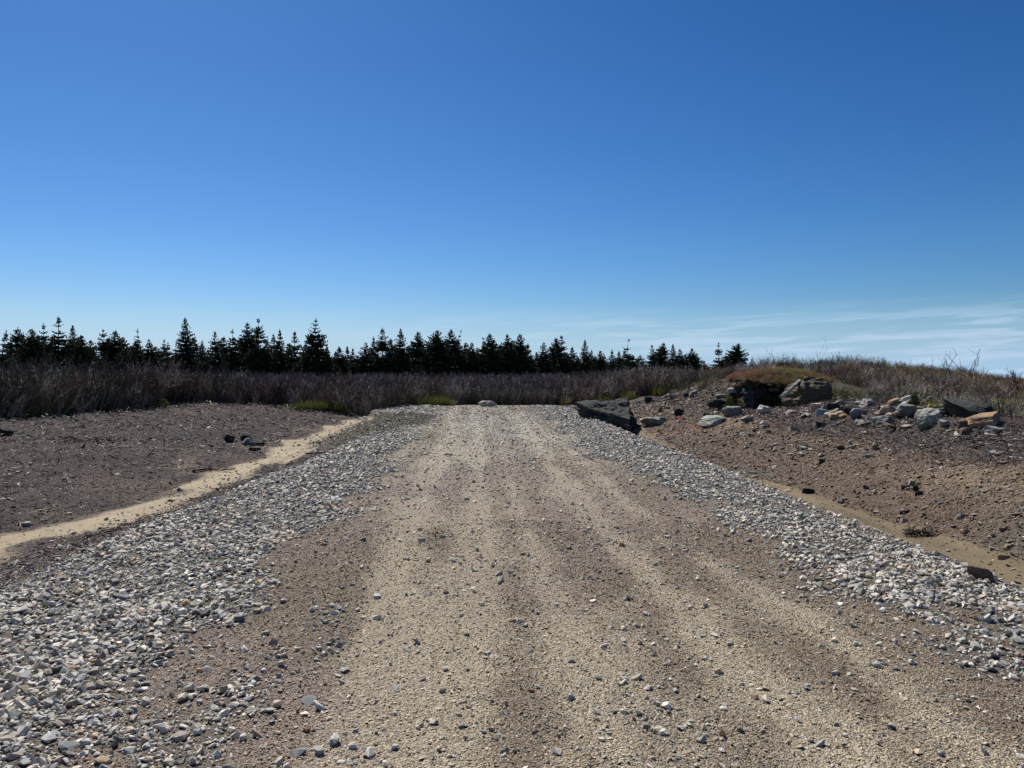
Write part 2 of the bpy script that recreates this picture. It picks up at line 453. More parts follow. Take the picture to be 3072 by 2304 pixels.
def bank_col(x, Y):
    u = x - cx(Y)
    c = C3(.125, .085, .057) * np.ones(x.shape + (3,))
    c = mixc3(c, C3(.22, .16, .10), sst(fbm(x * .45, Y * .45, 101, 4), .0, .5) * sst(u, 5.6, 6.6) * sst(-u, -8.2, -7.3) * .7)
    c = mixc3(c, C3(.115, .105, .08), sst(fbm(x * .5 + 9, Y * .35, 103, 4), .1, .5) * sst(-u, -6.8, -5.6) * .9)
    top = sst(u + fbm(x * .8, Y * .8, 105, 3) * .6, 7.25, 7.7) * sst(-Y, -24, -20)
    c = mixc3(c, C3(.085, .066, .058), top * .95)
    top2 = sst(u + fbm(x * .8, Y * .8, 107, 3) * .8, 5.6, 6.6) * sst(Y, 20, 25)
    c = mixc3(c, C3(.10, .07, .052), top2 * .8)
    rust = sst(fbm(x * .7, Y * .7, 111, 3), .15, .5) * sst(Y, 16, 19) * sst(-Y, -25, -22) * sst(-u, -7, -6.4)
    c = mixc3(c, C3(.24, .12, .055), rust * .7)
    heath = sst(u, 9.3, 10.5)
    hc = mixc3(C3(.075, .058, .04) * np.ones(x.shape + (3,)), C3(.10, .095, .035), sst(fbm(x * .3, Y * .3, 109, 3), 0, .5))
    c = mixc3(c, hc, heath)
    c = mixc3(c, GRV, sst(-u, -4.2, -4.05))
    c = mixc3(c, C3(.12, .085, .06), sst(u, 4.1, 4.2) * sst(-u, -4.6, -4.45) * .9)
    st = 1 + .3 * fbm(u * 5, Y * .7, 98, 3)[..., None] * 1.6
    c = mixc3(c, OSAND * st, ditch_amount(x, Y))
    return c

def heath_col(x, Y):
    c = C3(.085, .068, .045) * np.ones(x.shape + (3,))
    return mixc3(c, C3(.09, .10, .03), sst(fbm(x * .25, Y * .4, 121, 3), 0, .4))

def grid(name, us, Ys, colf, mat, useU=True, smf=None):
    us = np.asarray(us); Ys = np.asarray(Ys)
    U, Y = np.meshgrid(us, Ys)
    X = U + cx(Y) if useU else U
    Z = height(X, Y)
    co = np.stack([X, Y, Z], -1).reshape(-1, 3)
    nu, ny = len(us), len(Ys)
    i = np.arange((ny - 1) * (nu - 1))
    r = i // (nu - 1); c = i % (nu - 1)
    a = r * nu + c
    faces = np.stack([a, a + 1, a + nu + 1, a + nu], -1)
    me = bpy.data.meshes.new(name)
    me.vertices.add(len(co)); me.vertices.foreach_set("co", co.ravel())
    me.loops.add(faces.size); me.loops.foreach_set("vertex_index", faces.ravel().astype(np.int32))
    me.polygons.add(len(faces)); me.polygons.foreach_set("loop_start", np.arange(0, faces.size, 4, dtype=np.int32))
    me.update(calc_edges=True)
    ca = me.color_attributes.new("soil", 'FLOAT_COLOR', 'POINT')
    cc = np.ones((len(co), 4)); cc[:, :3] = np.clip(colf(X, Y), 0, 1).reshape(-1, 3)
    if smf is not None: cc[:, 3] = 1 - .85 * smf(X, Y).ravel()
    ca.data.foreach_set("color", cc.ravel())
    me.polygons.foreach_set("use_smooth", np.ones(len(faces), bool))
    me.materials.append(mat)
    o = link(name, me)
    o["kind"] = "structure"
    return o

def rows(a, b, k, mn_=.03):
    r = [a]
    while r[-1] < b: r.append(r[-1] + max(mn_, abs(r[-1]) * k))
    r[-1] = b
    return r
Yr = list(np.linspace(-8, 1.6, 14)) + rows(1.7, 34.5, .011)
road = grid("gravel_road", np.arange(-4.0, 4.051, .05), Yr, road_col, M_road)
Ul = [-48, -40, -34, -28] + list(np.arange(-24, -10, .28)) + list(np.arange(-10, -4.0, .08)) + [-4.0]
verge = grid("mulch_verge", Ul, Yr, verge_col, M_mulch, smf=sand_amount)
Ur = [4.05] + list(np.arange(4.1, 9, .07)) + list(np.arange(9, 26, .3)) + [28, 32, 36, 40, 46]
bank = grid("embankment", Ur, Yr, bank_col, M_bank, smf=ditch_amount)
heath = grid("heathland", np.linspace(-110, 110, 260), rows(34.5, 260, .016), heath_col, M_heath)
# the wide ground under everything, out to the horizon
bm = bmesh.new()
R_ = [0, 80, 300, 1200, 7000]
vs = []
for r in R_[1:]:
    vs.append([bm.verts.new((r * math.cos(t), r * math.sin(t), -.75)) for t in np.linspace(0, 2 * math.pi, 49)[:-1]])
c0 = bm.verts.new((0, 0, -.75))
for i in range(48):
    bm.faces.new((c0, vs[0][i], vs[0][(i + 1) % 48]))
    for k in range(len(vs) - 1):
        bm.faces.new((vs[k][i], vs[k + 1][i], vs[k + 1][(i + 1) % 48], vs[k][(i + 1) % 48]))
me = bpy.data.meshes.new("ground"); bm.to_mesh(me); bm.free()
me.materials.append(plain_mat("far_heath", (.07, .06, .035), (.045, .04, .028), scale=.05, bump=0))
tag(link("ground", me), kind="structure")

# ------------------------------------------------------------------ meshes of small pieces
def finish(bm, name, mat, smooth_=False):
    me = bpy.data.meshes.new(name)
    bm.to_mesh(me); bm.free()
    if smooth_: me.polygons.foreach_set("use_smooth", np.ones(len(me.polygons), bool))
    if mat is not None: me.materials.append(mat)
    return me

def hull_stone(name, seed, mat, dims=(1, .75, .5), n=13):
    rnd = random.Random(seed)
    bm = bmesh.new()
    for i in range(n):
        v = Vector((rnd.gauss(0, 1), rnd.gauss(0, 1), rnd.gauss(0, 1))).normalized() * rnd.uniform(.85, 1.05)
        bm.verts.new((v.x * dims[0] * .5, v.y * dims[1] * .5, v.z * dims[2] * .5))
    r = bmesh.ops.convex_hull(bm, input=bm.verts)
    junk = [g for g in r["geom_interior"] if isinstance(g, bmesh.types.BMVert)]
    if junk: bmesh.ops.delete(bm, geom=junk, context='VERTS')
    return finish(bm, name, mat)

def tube_into(bm, pts, rads, sides=3, cap=False):
    prev = None
    for k, p in enumerate(pts):
        p = Vector(p)
        if k < len(pts) - 1: d = (Vector(pts[k + 1]) - p)
        if d.length < 1e-9: d = Vector((0, 0, 1))
        d = d.normalized()
        a = d.orthogonal().normalized(); b_ = d.cross(a)
        ring = [bm.verts.new(p + (a * math.cos(t) + b_ * math.sin(t)) * rads[k]) for t in [2 * math.pi * i / sides for i in range(sides)]]
        if prev:
            # match nearest start to keep the tube from twisting
            off = min(range(sides), key=lambda o: (prev[0].co - ring[o].co).length)
            ring = ring[off:] + ring[:off]
            for i in range(sides):
                bm.faces.new((prev[i], prev[(i + 1) % sides], ring[(i + 1) % sides], ring[i]))
        elif cap: bm.faces.new(ring[::-1])
        prev = ring
    if cap: bm.faces.new(prev)

def crooked(p0, d, length, segs, rnd, wob=.25, up=0.0):
    pts = [Vector(p0)]; d = Vector(d).normalized()
    for i in range(segs):
        d = (d + Vector((rnd.gauss(0, wob), rnd.gauss(0, wob), rnd.gauss(0, wob) + up))).normalized()
        pts.append(pts[-1] + d * length / segs)
    return pts

def shrub_mesh(name, seed, mat, h=1.0, stems=9, spread=.35, r0=.008, kids=(4, 3), tip=.0018, lean=.0):
    rnd = random.Random(seed)
    bm = bmesh.new()
    for s in range(stems):
        a = rnd.uniform(0, 2 * math.pi); q = rnd.uniform(0, spread)
        d = Vector((math.cos(a) * spread * rnd.uniform(.1, 1.1) + lean, math.sin(a) * spread * rnd.uniform(.1, 1.1), 1))
        hh = h * rnd.uniform(.6, 1.0)
        pts = crooked((math.cos(a) * q * .45, math.sin(a) * q * .45, -.05), d, hh, 5, rnd, .13)
        tube_into(bm, pts, [r0 * (1 - .75 * i / 5) for i in range(6)], 3)
        for k in range(kids[0]):
            i = rnd.randint(1, 4)
            a2 = rnd.uniform(0, 2 * math.pi)
            dd = (pts[i + 1] - pts[i]).normalized() + Vector((math.cos(a2), math.sin(a2), .3)) * rnd.uniform(.4, .9)
            p2 = crooked(pts[i].lerp(pts[i + 1], rnd.random()), dd, hh * rnd.uniform(.22, .5), 3, rnd, .22, .1)
            tube_into(bm, p2, [r0 * .5, r0 * .42, r0 * .32, tip], 3)
            for m in range(kids[1]):
                j = rnd.randint(0, 2)
                dd = (p2[j + 1] - p2[j]).normalized() + Vector((rnd.gauss(0, .5), rnd.gauss(0, .5), rnd.gauss(.25, .4)))
                p3 = crooked(p2[j].lerp(p2[j + 1], rnd.random()), dd, hh * rnd.uniform(.08, .22), 2, rnd, .25, .1)
                tube_into(bm, p3, [r0 * .3, r0 * .25, tip], 3)
    return finish(bm, name, mat)

def tuft_mesh(name, seed, mat, n=26, h=1.0, w=.02, spread=.3):
    rnd = random.Random(seed); bm = bmesh.new()
    for i in range(n):
        a = rnd.uniform(0, 6.283); q = rnd.uniform(0, spread) * .6
        b0 = Vector((math.cos(a) * q, math.sin(a) * q, -.03))
        d = Vector((math.cos(a) * rnd.uniform(0, .7), math.sin(a) * rnd.uniform(0, .7), 1)).normalized()
        hh = h * rnd.uniform(.45, 1)
        s = Vector((-math.sin(a + rnd.uniform(-1, 1)), math.cos(a + rnd.uniform(-1, 1)), 0)) * w * .5
        m = b0 + d * hh * .55; t = b0 + d * hh + Vector((d.x, d.y, -.15)) * hh * .3
        v = [bm.verts.new(p) for p in (b0 - s, b0 + s, m + s * .8, m - s * .8, t)]
        bm.faces.new((v[0], v[1], v[2], v[3])); bm.faces.new((v[3], v[2], v[4]))
    return finish(bm, name, mat)

def leafy_mesh(name, seed, mat, n=160, size=.035):
    """a rounded low cushion of small leaves"""
    rnd = random.Random(seed); bm = bmesh.new()
    for i in range(n):
        d = Vector((rnd.gauss(0, 1), rnd.gauss(0, 1), abs(rnd.gauss(0, 1)))).normalized()
        p = d * rnd.uniform(.35, 1.0) ** .6 * .5
        a = Vector((rnd.gauss(0, 1), rnd.gauss(0, 1), rnd.gauss(0, 1))).normalized() * size * rnd.uniform(.6, 1.4)
        b_ = a.orthogonal().normalized() * size * rnd.uniform(.3, .6)
        v = [bm.verts.new(q) for q in (p - a, p + b_, p + a, p - b_)]
        bm.faces.new(v)
    return finish(bm, name, mat)

def library(name, meshes):
    c = bpy.data.collections.new(name)
    for i, me in enumerate(meshes):
        o = bpy.data.objects.new("%s_%02d" % (name, i), me)
        c.objects.link(o)
    return c

LIB_STONE = library("stone_shapes", [hull_stone("stone_shape", 10 + i, M_stone, (1, random.Random(i).uniform(.6, .85), random.Random(i + 50).uniform(.35, .65)), 14) for i in range(10)])
LIB_PEB = library("grit_shapes", [hull_stone("grit_shape", 40 + i, M_peb, (1, .75, .5), 9) for i in range(7)])
def chip_mesh(seed):
    rnd = random.Random(seed); bm = bmesh.new()
    if seed % 3 == 0:
        tube_into(bm, crooked((-.5, 0, 0), (1, rnd.uniform(-.3, .3), 0), 1.0, 4, rnd, .16), [.03, .035, .03, .025, .012], 3)
    elif seed % 3 == 1:
        pts = [(-.5, -.06, 0), (.5, -.03, 0), (.46, .05, .02), (-.48, .07, .01)]
        lo = [bm.verts.new(p) for p in pts]; hi = [bm.verts.new((p[0] * .95, p[1] * .9, p[2] + .05 + rnd.uniform(0, .05))) for p in pts]
        bm.faces.new(lo[::-1]); bm.faces.new(hi)
        for i in range(4): bm.faces.new((lo[i], lo[(i + 1) % 4], hi[(i + 1) % 4], hi[i]))
    else:
        bm.free(); return hull_stone("chip_shape", seed, M_chip, (.7, .4, .22), 8)
    return finish(bm, "chip_shape", M_chip)
LIB_CHIP = library("chip_shapes", [chip_mesh(i) for i in range(12)])
LIB_SHRUB = library("shrub_shapes", [shrub_mesh("shrub_shape", 200 + i, M_twig, 1.0, 8, .46, .0125, (4, 3), .0035) for i in range(8)])
LIB_LOW = library("low_shrub_shapes", [shrub_mesh("low_shrub_shape", 300 + i, M_twig, 1.0, 12, .75, .012, (4, 3), .004) for i in range(7)])
LIB_TUFT = library("tuft_shapes", [tuft_mesh("tuft_shape", 400 + i, M_leaf, 24) for i in range(5)])
LIB_LEAFY = library("leafy_shapes", [leafy_mesh("leafy_shape", 500 + i, M_leaf) for i in range(5)])

# ------------------------------------------------------------------ scattering (geometry nodes on a point mesh)
def scatter(name, lib, P, rot, scl, col, seed=0, parent=None, label=None, cat=None):
    n = len(P)
    me = bpy.data.meshes.new(name)
    me.vertices.add(n); me.vertices.foreach_set("co", np.asarray(P, float).ravel())
    a = me.attributes.new("rot", 'FLOAT_VECTOR', 'POINT'); a.data.foreach_set("vector", np.asarray(rot, float).ravel())
    a = me.attributes.new("scl", 'FLOAT_VECTOR', 'POINT'); a.data.foreach_set("vector", np.asarray(scl, float).ravel())
    a = me.attributes.new("idx", 'INT', 'POINT')
    a.data.foreach_set("value", np.random.RandomState(seed).randint(0, len(lib.objects), n).astype(np.int32))
    a = me.attributes.new("col", 'FLOAT_COLOR', 'POINT')
    cc = np.ones((n, 4)); cc[:, :3] = np.clip(col, 0.005, 1); a.data.foreach_set("color", cc.ravel())
    o = link(name, me, parent)
    g = bpy.data.node_groups.new(name, 'GeometryNodeTree')
    g.interface.new_socket(name="Geometry", in_out='INPUT', socket_type='NodeSocketGeometry')
    g.interface.new_socket(name="Geometry", in_out='OUTPUT', socket_type='NodeSocketGeometry')
    gi = g.nodes.new("NodeGroupInput"); go = g.nodes.new("NodeGroupOutput")
    ip = g.nodes.new("GeometryNodeInstanceOnPoints")
    ci = g.nodes.new("GeometryNodeCollectionInfo"); ci.inputs["Collection"].default_value = lib
    ci.inputs["Separate Children"].default_value = True; ci.inputs["Reset Children"].default_value = True
    def na(nm, ty):
        k = g.nodes.new("GeometryNodeInputNamedAttribute"); k.data_type = ty; k.inputs["Name"].default_value = nm
        return k.outputs["Attribute"]
    l = g.links.new
    l(gi.outputs[0], ip.inputs["Points"]); l(ci.outputs[0], ip.inputs["Instance"])
    ip.inputs["Pick Instance"].default_value = True
    l(na("idx", 'INT'), ip.inputs["Instance Index"])
    e = g.nodes.new("FunctionNodeEulerToRotation"); l(na("rot", 'FLOAT_VECTOR'), e.inputs[0]); l(e.outputs[0], ip.inputs["Rotation"])
    l(na("scl", 'FLOAT_VECTOR'), ip.inputs["Scale"])
    l(ip.outputs[0], go.inputs[0])
    md = o.modifiers.new("scatter", 'NODES'); md.node_group = g
    tag(o, label, cat, kind="stuff")
    return o

RS = np.random.RandomState(7)
PAL_GRAVEL = np.array([[.60, .57, .52], [.47, .455, .425], [.34, .34, .325], [.45, .385, .32], [.23, .225, .215], [.68, .63, .54], [.40, .37, .28], [.36, .27, .22], [.15, .145, .14], [.42, .27, .14]])
PAL_GRAVEL = PAL_GRAVEL * np.array([.94, .915, .86])
PW_GRAVEL = np.array([.2, .19, .16, .13, .09, .09, .06, .04, .03, .01])
def pick(pal, pw, n, jit=.12):
    k = RS.choice(len(pal), n, p=np.array(pw) / np.sum(pw))
    return pal[k] * (1 + RS.normal(0, jit, (n, 1)))

def sample(n, umin, umax, ymin, ymax, dens, power=1.0, useU=True):
    """points by rejection; Y spread so that nearer ground gets more of them"""
    q = RS.rand(n)
    if power == 1.0: Y = ymin * (ymax / ymin) ** q
    else: Y = ymin + (ymax - ymin) * q ** power
    U = umin + (umax - umin) * RS.rand(n)
    X = U + cx(Y) if useU else U
    keep = RS.rand(n) < dens(X, Y)
    vis = np.abs(X / Y) < .80
    k = keep & vis
    return X[k], Y[k]

def lay(X, Y, sx, sy, sz, sink=.3, tilt=.35):
    n = len(X)
    Z = height(X, Y) + sz * (.5 - sink)
    rot = np.stack([RS.normal(0, tilt, n), RS.normal(0, tilt, n), RS.rand(n) * 6.283], -1)
    return np.stack([X, Y, Z], -1), rot, np.stack([sx, sy, sz], -1)

# pale crushed stone of both shoulders
X, Y = sample(230000, -4.9, 4.05, 2.3, 34, lambda x, y: (gravel_amount(x, y) ** 1.3) * (.55 + .42 * sst(fbm(x * 2, y * 1.5, 131, 4), -.3, .2)) + .03)
n = len(X)
s = np.clip(np.exp(RS.normal(0, .55, n)), .3, 3.0) * np.interp(Y, [2, 5, 12, 34], [.024, .028, .036, .055]) * (1 + .35 * fbm(X * 1.3, Y, 133, 3)) * np.where(X > 0, .9, 1.0)
P, R, SC = lay(X, Y, s, s * RS.uniform(.7, 1, n), s * RS.uniform(.7, 1.2, n), .35)
c = pick(PAL_GRAVEL, PW_GRAVEL, n)
scatter("coarse_gravel", LIB_STONE, P, R, SC, c, 1, road)
# grit of the running surface
def ddens(x, y):
    u = x - cx(y)
    return np.clip((1 - .45 * sst(tan_amount(x, y), .3, .9)) * (1 - gravel_amount(x, y)), .05, 1) * (u > left_edge(y) - .2)
X, Y = sample(190000, -4.0, 3.9, 2.3, 34, ddens)
Xn, Yn = sample(130000, -3.6, 3.6, 2.3, 8, ddens)
X = np.concatenate([X, Xn]); Y = np.concatenate([Y, Yn])
n = len(X)
s = np.exp(RS.normal(0, .45, n)) * np.interp(Y, [2, 5, 10, 34], [.0105, .0125, .019, .045])
P, R, SC = lay(X, Y, s, s * RS.uniform(.7, 1, n), s * RS.uniform(.6, 1.0, n), .35)
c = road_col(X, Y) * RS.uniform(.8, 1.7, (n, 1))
g = pick(PAL_GRAVEL * .95, PW_GRAVEL, n); m = RS.rand(n) < .22
c[m] = g[m]
scatter("road_grit", LIB_PEB, P, R, SC, c, 2, road)

# wood chips, roots, twigs and clods over the left verge
X, Y = sample(160000, -20, -3.2, 5.0, 34, lambda x, y: np.clip((1 - sand_amount(x, y) * .91) * (1 - gravel_amount(x, y)) * (1 - patch_amount(x, y)), 0, 1))
n = len(X)
s = np.clip(np.exp(RS.normal(0, .55, n)), .3, 4.5) * np.interp(Y, [4, 8, 16, 34], [.032, .036, .048, .075])
P, R, SC = lay(X, Y, s, s * RS.uniform(.6, 1.2, n), s * RS.uniform(.6, 1.2, n), .1, .3)
P[:, 2] += s * .06
PAL_CHIP = np.array([[.075, .052, .042], [.125, .088, .068], [.045, .033, .028], [.20, .145, .11], [.40, .33, .27]])  # last tone paints the bright flecks of backlit chips into the colour
c = pick(PAL_CHIP, [.34, .25, .15, .14, .12], n, .25)
scatter("mulch_debris", LIB_CHIP, P, R, SC, c, 3, verge)
# brown gravel on the low patch and flat stones below the left shoulder
def pd(x, y):
    u = x - cx(y)
    return np.clip(patch_amount(x, y) * .9 + sst(left_edge(y) - u, -.1, .2) * sst(u, sand_u(y) + .2, sand_u(y) + .7) * .55, 0, 1)
X, Y = sample(60000, -5.6, -1.2, 4.5, 30, pd)
n = len(X)
s = np.exp(RS.normal(0, .4, n)) * np.interp(Y, [4, 10, 30], [.026, .03, .05])
P, R, SC = lay(X, Y, s, s * .8, s * .7, .35)
c = pick(np.array([[.13, .105, .07], [.17, .145, .10], [.26, .23, .18], [.08, .065, .05]]), [.4, .3, .1, .2], n, .15)
scatter("brown_gravel", LIB_STONE, P, R, SC, c, 4, verge)

# stones and clods of the right-hand bank
def bd(x, y):
    u = x - cx(y)
    return np.clip((1 - ditch_amount(x, y) * .86) * (1 - sst(u, 8.6, 9.6)) * (.55 + .6 * fbm(x, y, 141, 3)) * sst(u, 4.1, 4.2), 0, 1)
X, Y = sample(190000, 4.05, 10.0, 4.5, 34, bd)
n = len(X); U = X - cx(Y)
s = np.exp(RS.normal(-.1, .55, n)) * np.interp(Y, [4, 8, 16, 34], [.019, .024, .036, .07])
P, R, SC = lay(X, Y, s, s * RS.uniform(.6, 1, n), s * RS.uniform(.5, .9, n), .35, .3)
c = bank_col(X, Y) * RS.uniform(.75, 1.9, (n, 1))
g = pick(np.array([[.30, .25, .2], [.40, .36, .31], [.20, .17, .14], [.17, .18, .16]]), [.45, .2, .2, .15], n); m = RS.rand(n) < .16
c[m] = g[m]
scatter("bank_rubble", LIB_STONE, P, R, SC, c, 5, bank)
# roots and broken twigs on the dark soil by the rocks
def rd(x, y):
    u = x - cx(y)
    return np.clip(sst(u, 6.9, 7.6) * (1 - sst(u, 9.5, 11)) * .8, 0, 1)
X, Y = sample(80000, 6.5, 11.5, 7.5, 33, rd)
n = len(X)
s = np.clip(np.exp(RS.normal(0, .5, n)), .3, 2.4) * np.interp(Y, [7, 12, 33], [.04, .055, .09])
P, R, SC = lay(X, Y, s, s * .6, s * .7, .1, .35)
P[:, 2] += s * .08
c = pick(PAL_CHIP, [.36, .24, .2, .13, .07], n, .2)
scatter("root_litter", LIB_CHIP, P, R, SC, c, 6, bank)

# ------------------------------------------------------------------ vegetation masses
def field_front(x):
    return np.interp(x, [-40, -20, -15.6, -14.8, -13.6, -9, -7.2, -5.6, -4.0, 2.2, 5, 8, 10], [18, 20.5, 22.5, 27.0, 32.3, 32.6, 31.0, 31.2, 35.2, 35.4, 36, 36.5, 37])
PURP = np.array([.15, .08, .07]); GREY = np.array([.12, .105, .09]); BROWN = np.array([.175, .115, .075]); OLIV = np.array([.14, .135, .06])
def shrub_cols(X, Y, seed, w):
    k = np.stack([fbm(X * .22, Y * .15, seed + 5 * i, 3) + RS.normal(0, .12, len(X)) + w[i] for i in range(4)], -1)
    i = np.argmax(k, -1)
    c = np.array([PURP, GREY, BROWN, OLIV])[i] * np.exp(RS.normal(-.5, .55, (len(X), 1)))
    p = RS.rand(len(X)) < .15
    c[p] = np.array([.42, .37, .32]) * RS.uniform(.7, 1.2, (p.sum(), 1))  # some shrubs painted pale, standing in for twigs that catch the sun
    return c
def shrubs(name, lib, X, Y, hgt, col, seed, wid=1.0, label=None, cat=None, tilt=.1):
    n = len(X)
    Z = height(X, Y) - .03
    rot = np.stack([RS.normal(0, tilt, n), RS.normal(0, tilt, n), RS.rand(n) * 6.283], -1)
    sc = np.stack([hgt * wid, hgt * wid, hgt], -1)
    return scatter(name, lib, np.stack([X, Y, Z], -1), rot, sc, col, seed, None, label, cat)

# the thicket of bare stems: first metres dense, then looser to the wood
n = 4300
X = RS.uniform(-34, 6.5, n); Y = field_front(X) + RS.rand(n) ** 1.6 * 8
k = np.abs(X / Y) < .78; X, Y = X[k], Y[k]
hg = np.interp(X, [-24, -15, -13, -6, 2, 6], [1.55, 1.5, 1.25, 1.08, 1.05, 1.15]) * RS.uniform(.72, 1.1, len(X))
hg *= np.clip(.75 + (Y - field_front(X)) * .15, .7, 1.05)
X2 = RS.uniform(-60, 9, 8000); Y2 = 38 + RS.rand(8000) ** 1.1 * 27
k = (np.abs(X2 / Y2) < .76) & (Y2 > field_front(X2) + 5); X2, Y2 = X2[k], Y2[k]
h2 = np.interp(Y2, [38, 65], [1.22, 1.5]) * RS.uniform(.8, 1.08, len(X2)) * np.interp(X2 / Y2, [-.7, -.4, -.2], [1.0, 1.0, .98])
X = np.concatenate([X, X2]); Y = np.concatenate([Y, Y2]); hg = np.concatenate([hg, h2])
shrubs("bare_thicket", LIB_SHRUB, X, Y, hg, shrub_cols(X, Y, 151, [.15, -.06, .12, -.25]) * 1.15, 11, .95,
       "broad thicket of leafless purple brown stems between the cleared ground and the spruces", "thicket")
# taller brown brush behind the big boulder, climbing towards the hill
n = 1700
X = RS.uniform(3.2, 16, n); Y = 36 + RS.rand(n) * 12
k = (X / Y > .10) & (X / Y < .34); X, Y = X[k], Y[k]
hg = np.interp(X / Y, [.10, .15, .19, .26, .34], [1.05, 1.2, 1.2, .8, .6]) * RS.uniform(.7, 1.1, len(X))
shrubs("brown_brush", LIB_SHRUB, X, Y, hg, shrub_cols(X, Y, 171, [-.1, .0, .22, .05]) * 1.35, 12, 1.0,
       "tangle of brown leafless brush rising behind the big dark boulder towards the low hill", "brush")
# low heath over the hill on the right
n = 7000
Y = 11 + RS.rand(n) * 36; X = RS.uniform(7.5, 36, n)
U = X - cx(Y)
k = (U > np.interp(Y, [11, 16, 20, 24, 30, 36], [9.6, 9.9, 9.8, 9.9, 9.0, 8])) & (X / Y < .78) & (X / Y > .22) & ~((np.abs(X - 8.9) < 2.2) & (Y > 22.5) & (Y < 25.6))
X, Y = X[k], Y[k]
hg = RS.uniform(.25, .58, len(X)) * np.interp(X / Y, [.3, .5, .7], [1, .95, .62]) * np.interp(X / Y, [.2, .29, .33], [.7, .8, 1]) * (1 + .5 * np.clip(fbm(X * .4, Y * .4, 181, 3), -.5, .8))
shrubs("heath_scrub", LIB_LOW, X, Y, hg, shrub_cols(X, Y, 191, [.05, -.15, .18, -.02]) * 1.25, 13, 1.0,
       "low brown and reddish heath scrub covering the hill on the right", "scrub")
n = 5200
Y = 12 + RS.rand(n) * 32; X = RS.uniform(7.5, 34, n); U = X - cx(Y)
k = (U > 9.9) & (X / Y < .78) & (X / Y > .24) & (fbm(X * .5, Y * .5, 183, 3) > -.02)
X, Y = X[k], Y[k]; hg = RS.uniform(.22, .5, len(X))
cg = np.array([[.16, .165, .05], [.2, .17, .05], [.19, .09, .045]])[RS.randint(0, 3, len(X))] * RS.uniform(.6, 1.2, (len(X), 1))
shrubs("heath_ground_cover", LIB_LEAFY, X, Y, hg, cg, 14, 1.6, "patchy olive and rust ground cover low among the hill scrub", "ground cover")
# grass at the foot of the thicket, along the end of the road
n = 4200
px_ = RS.choice([0, 1, 2, 3], n, p=[.14, .36, .30, .20])
X = np.where(px_ == 0, RS.normal(-7.9, .45, n), np.where(px_ == 1, RS.uniform(-5.6, -1.6, n), np.where(px_ == 2, RS.uniform(-1.8, 2.6, n), RS.uniform(1.5, 7.5, n))))
Y = field_front(X) + RS.rand(n) * 1.5 - 1.0
Y = np.where(px_ == 0, 30.9 + RS.rand(n) * .9, Y)
Y = np.where(px_ == 1, Y - .5 + RS.rand(n) ** 2 * 2.5, Y)
k = (fbm(X * 1.3, Y * .5, 201, 3) > .12 - .1 * (px_ == 1)) | (px_ == 0)
X, Y = X[k], Y[k]; q = px_[k]
hg = RS.uniform(.12, .75, len(X))
cg = .62 * np.array([[.10, .17, .03], [.15, .18, .04], [.24, .19, .09]])[RS.randint(0, 3, len(X))]
cg = np.where((q == 3)[:, None], np.array([.15, .15, .045]), cg) * RS.uniform(.6, 1.2, (len(X), 1))
shrubs("fresh_grass", LIB_TUFT, X, Y, hg, cg, 15, 1.0, "bright green grass at the foot of the thicket where the road ends", "grass")

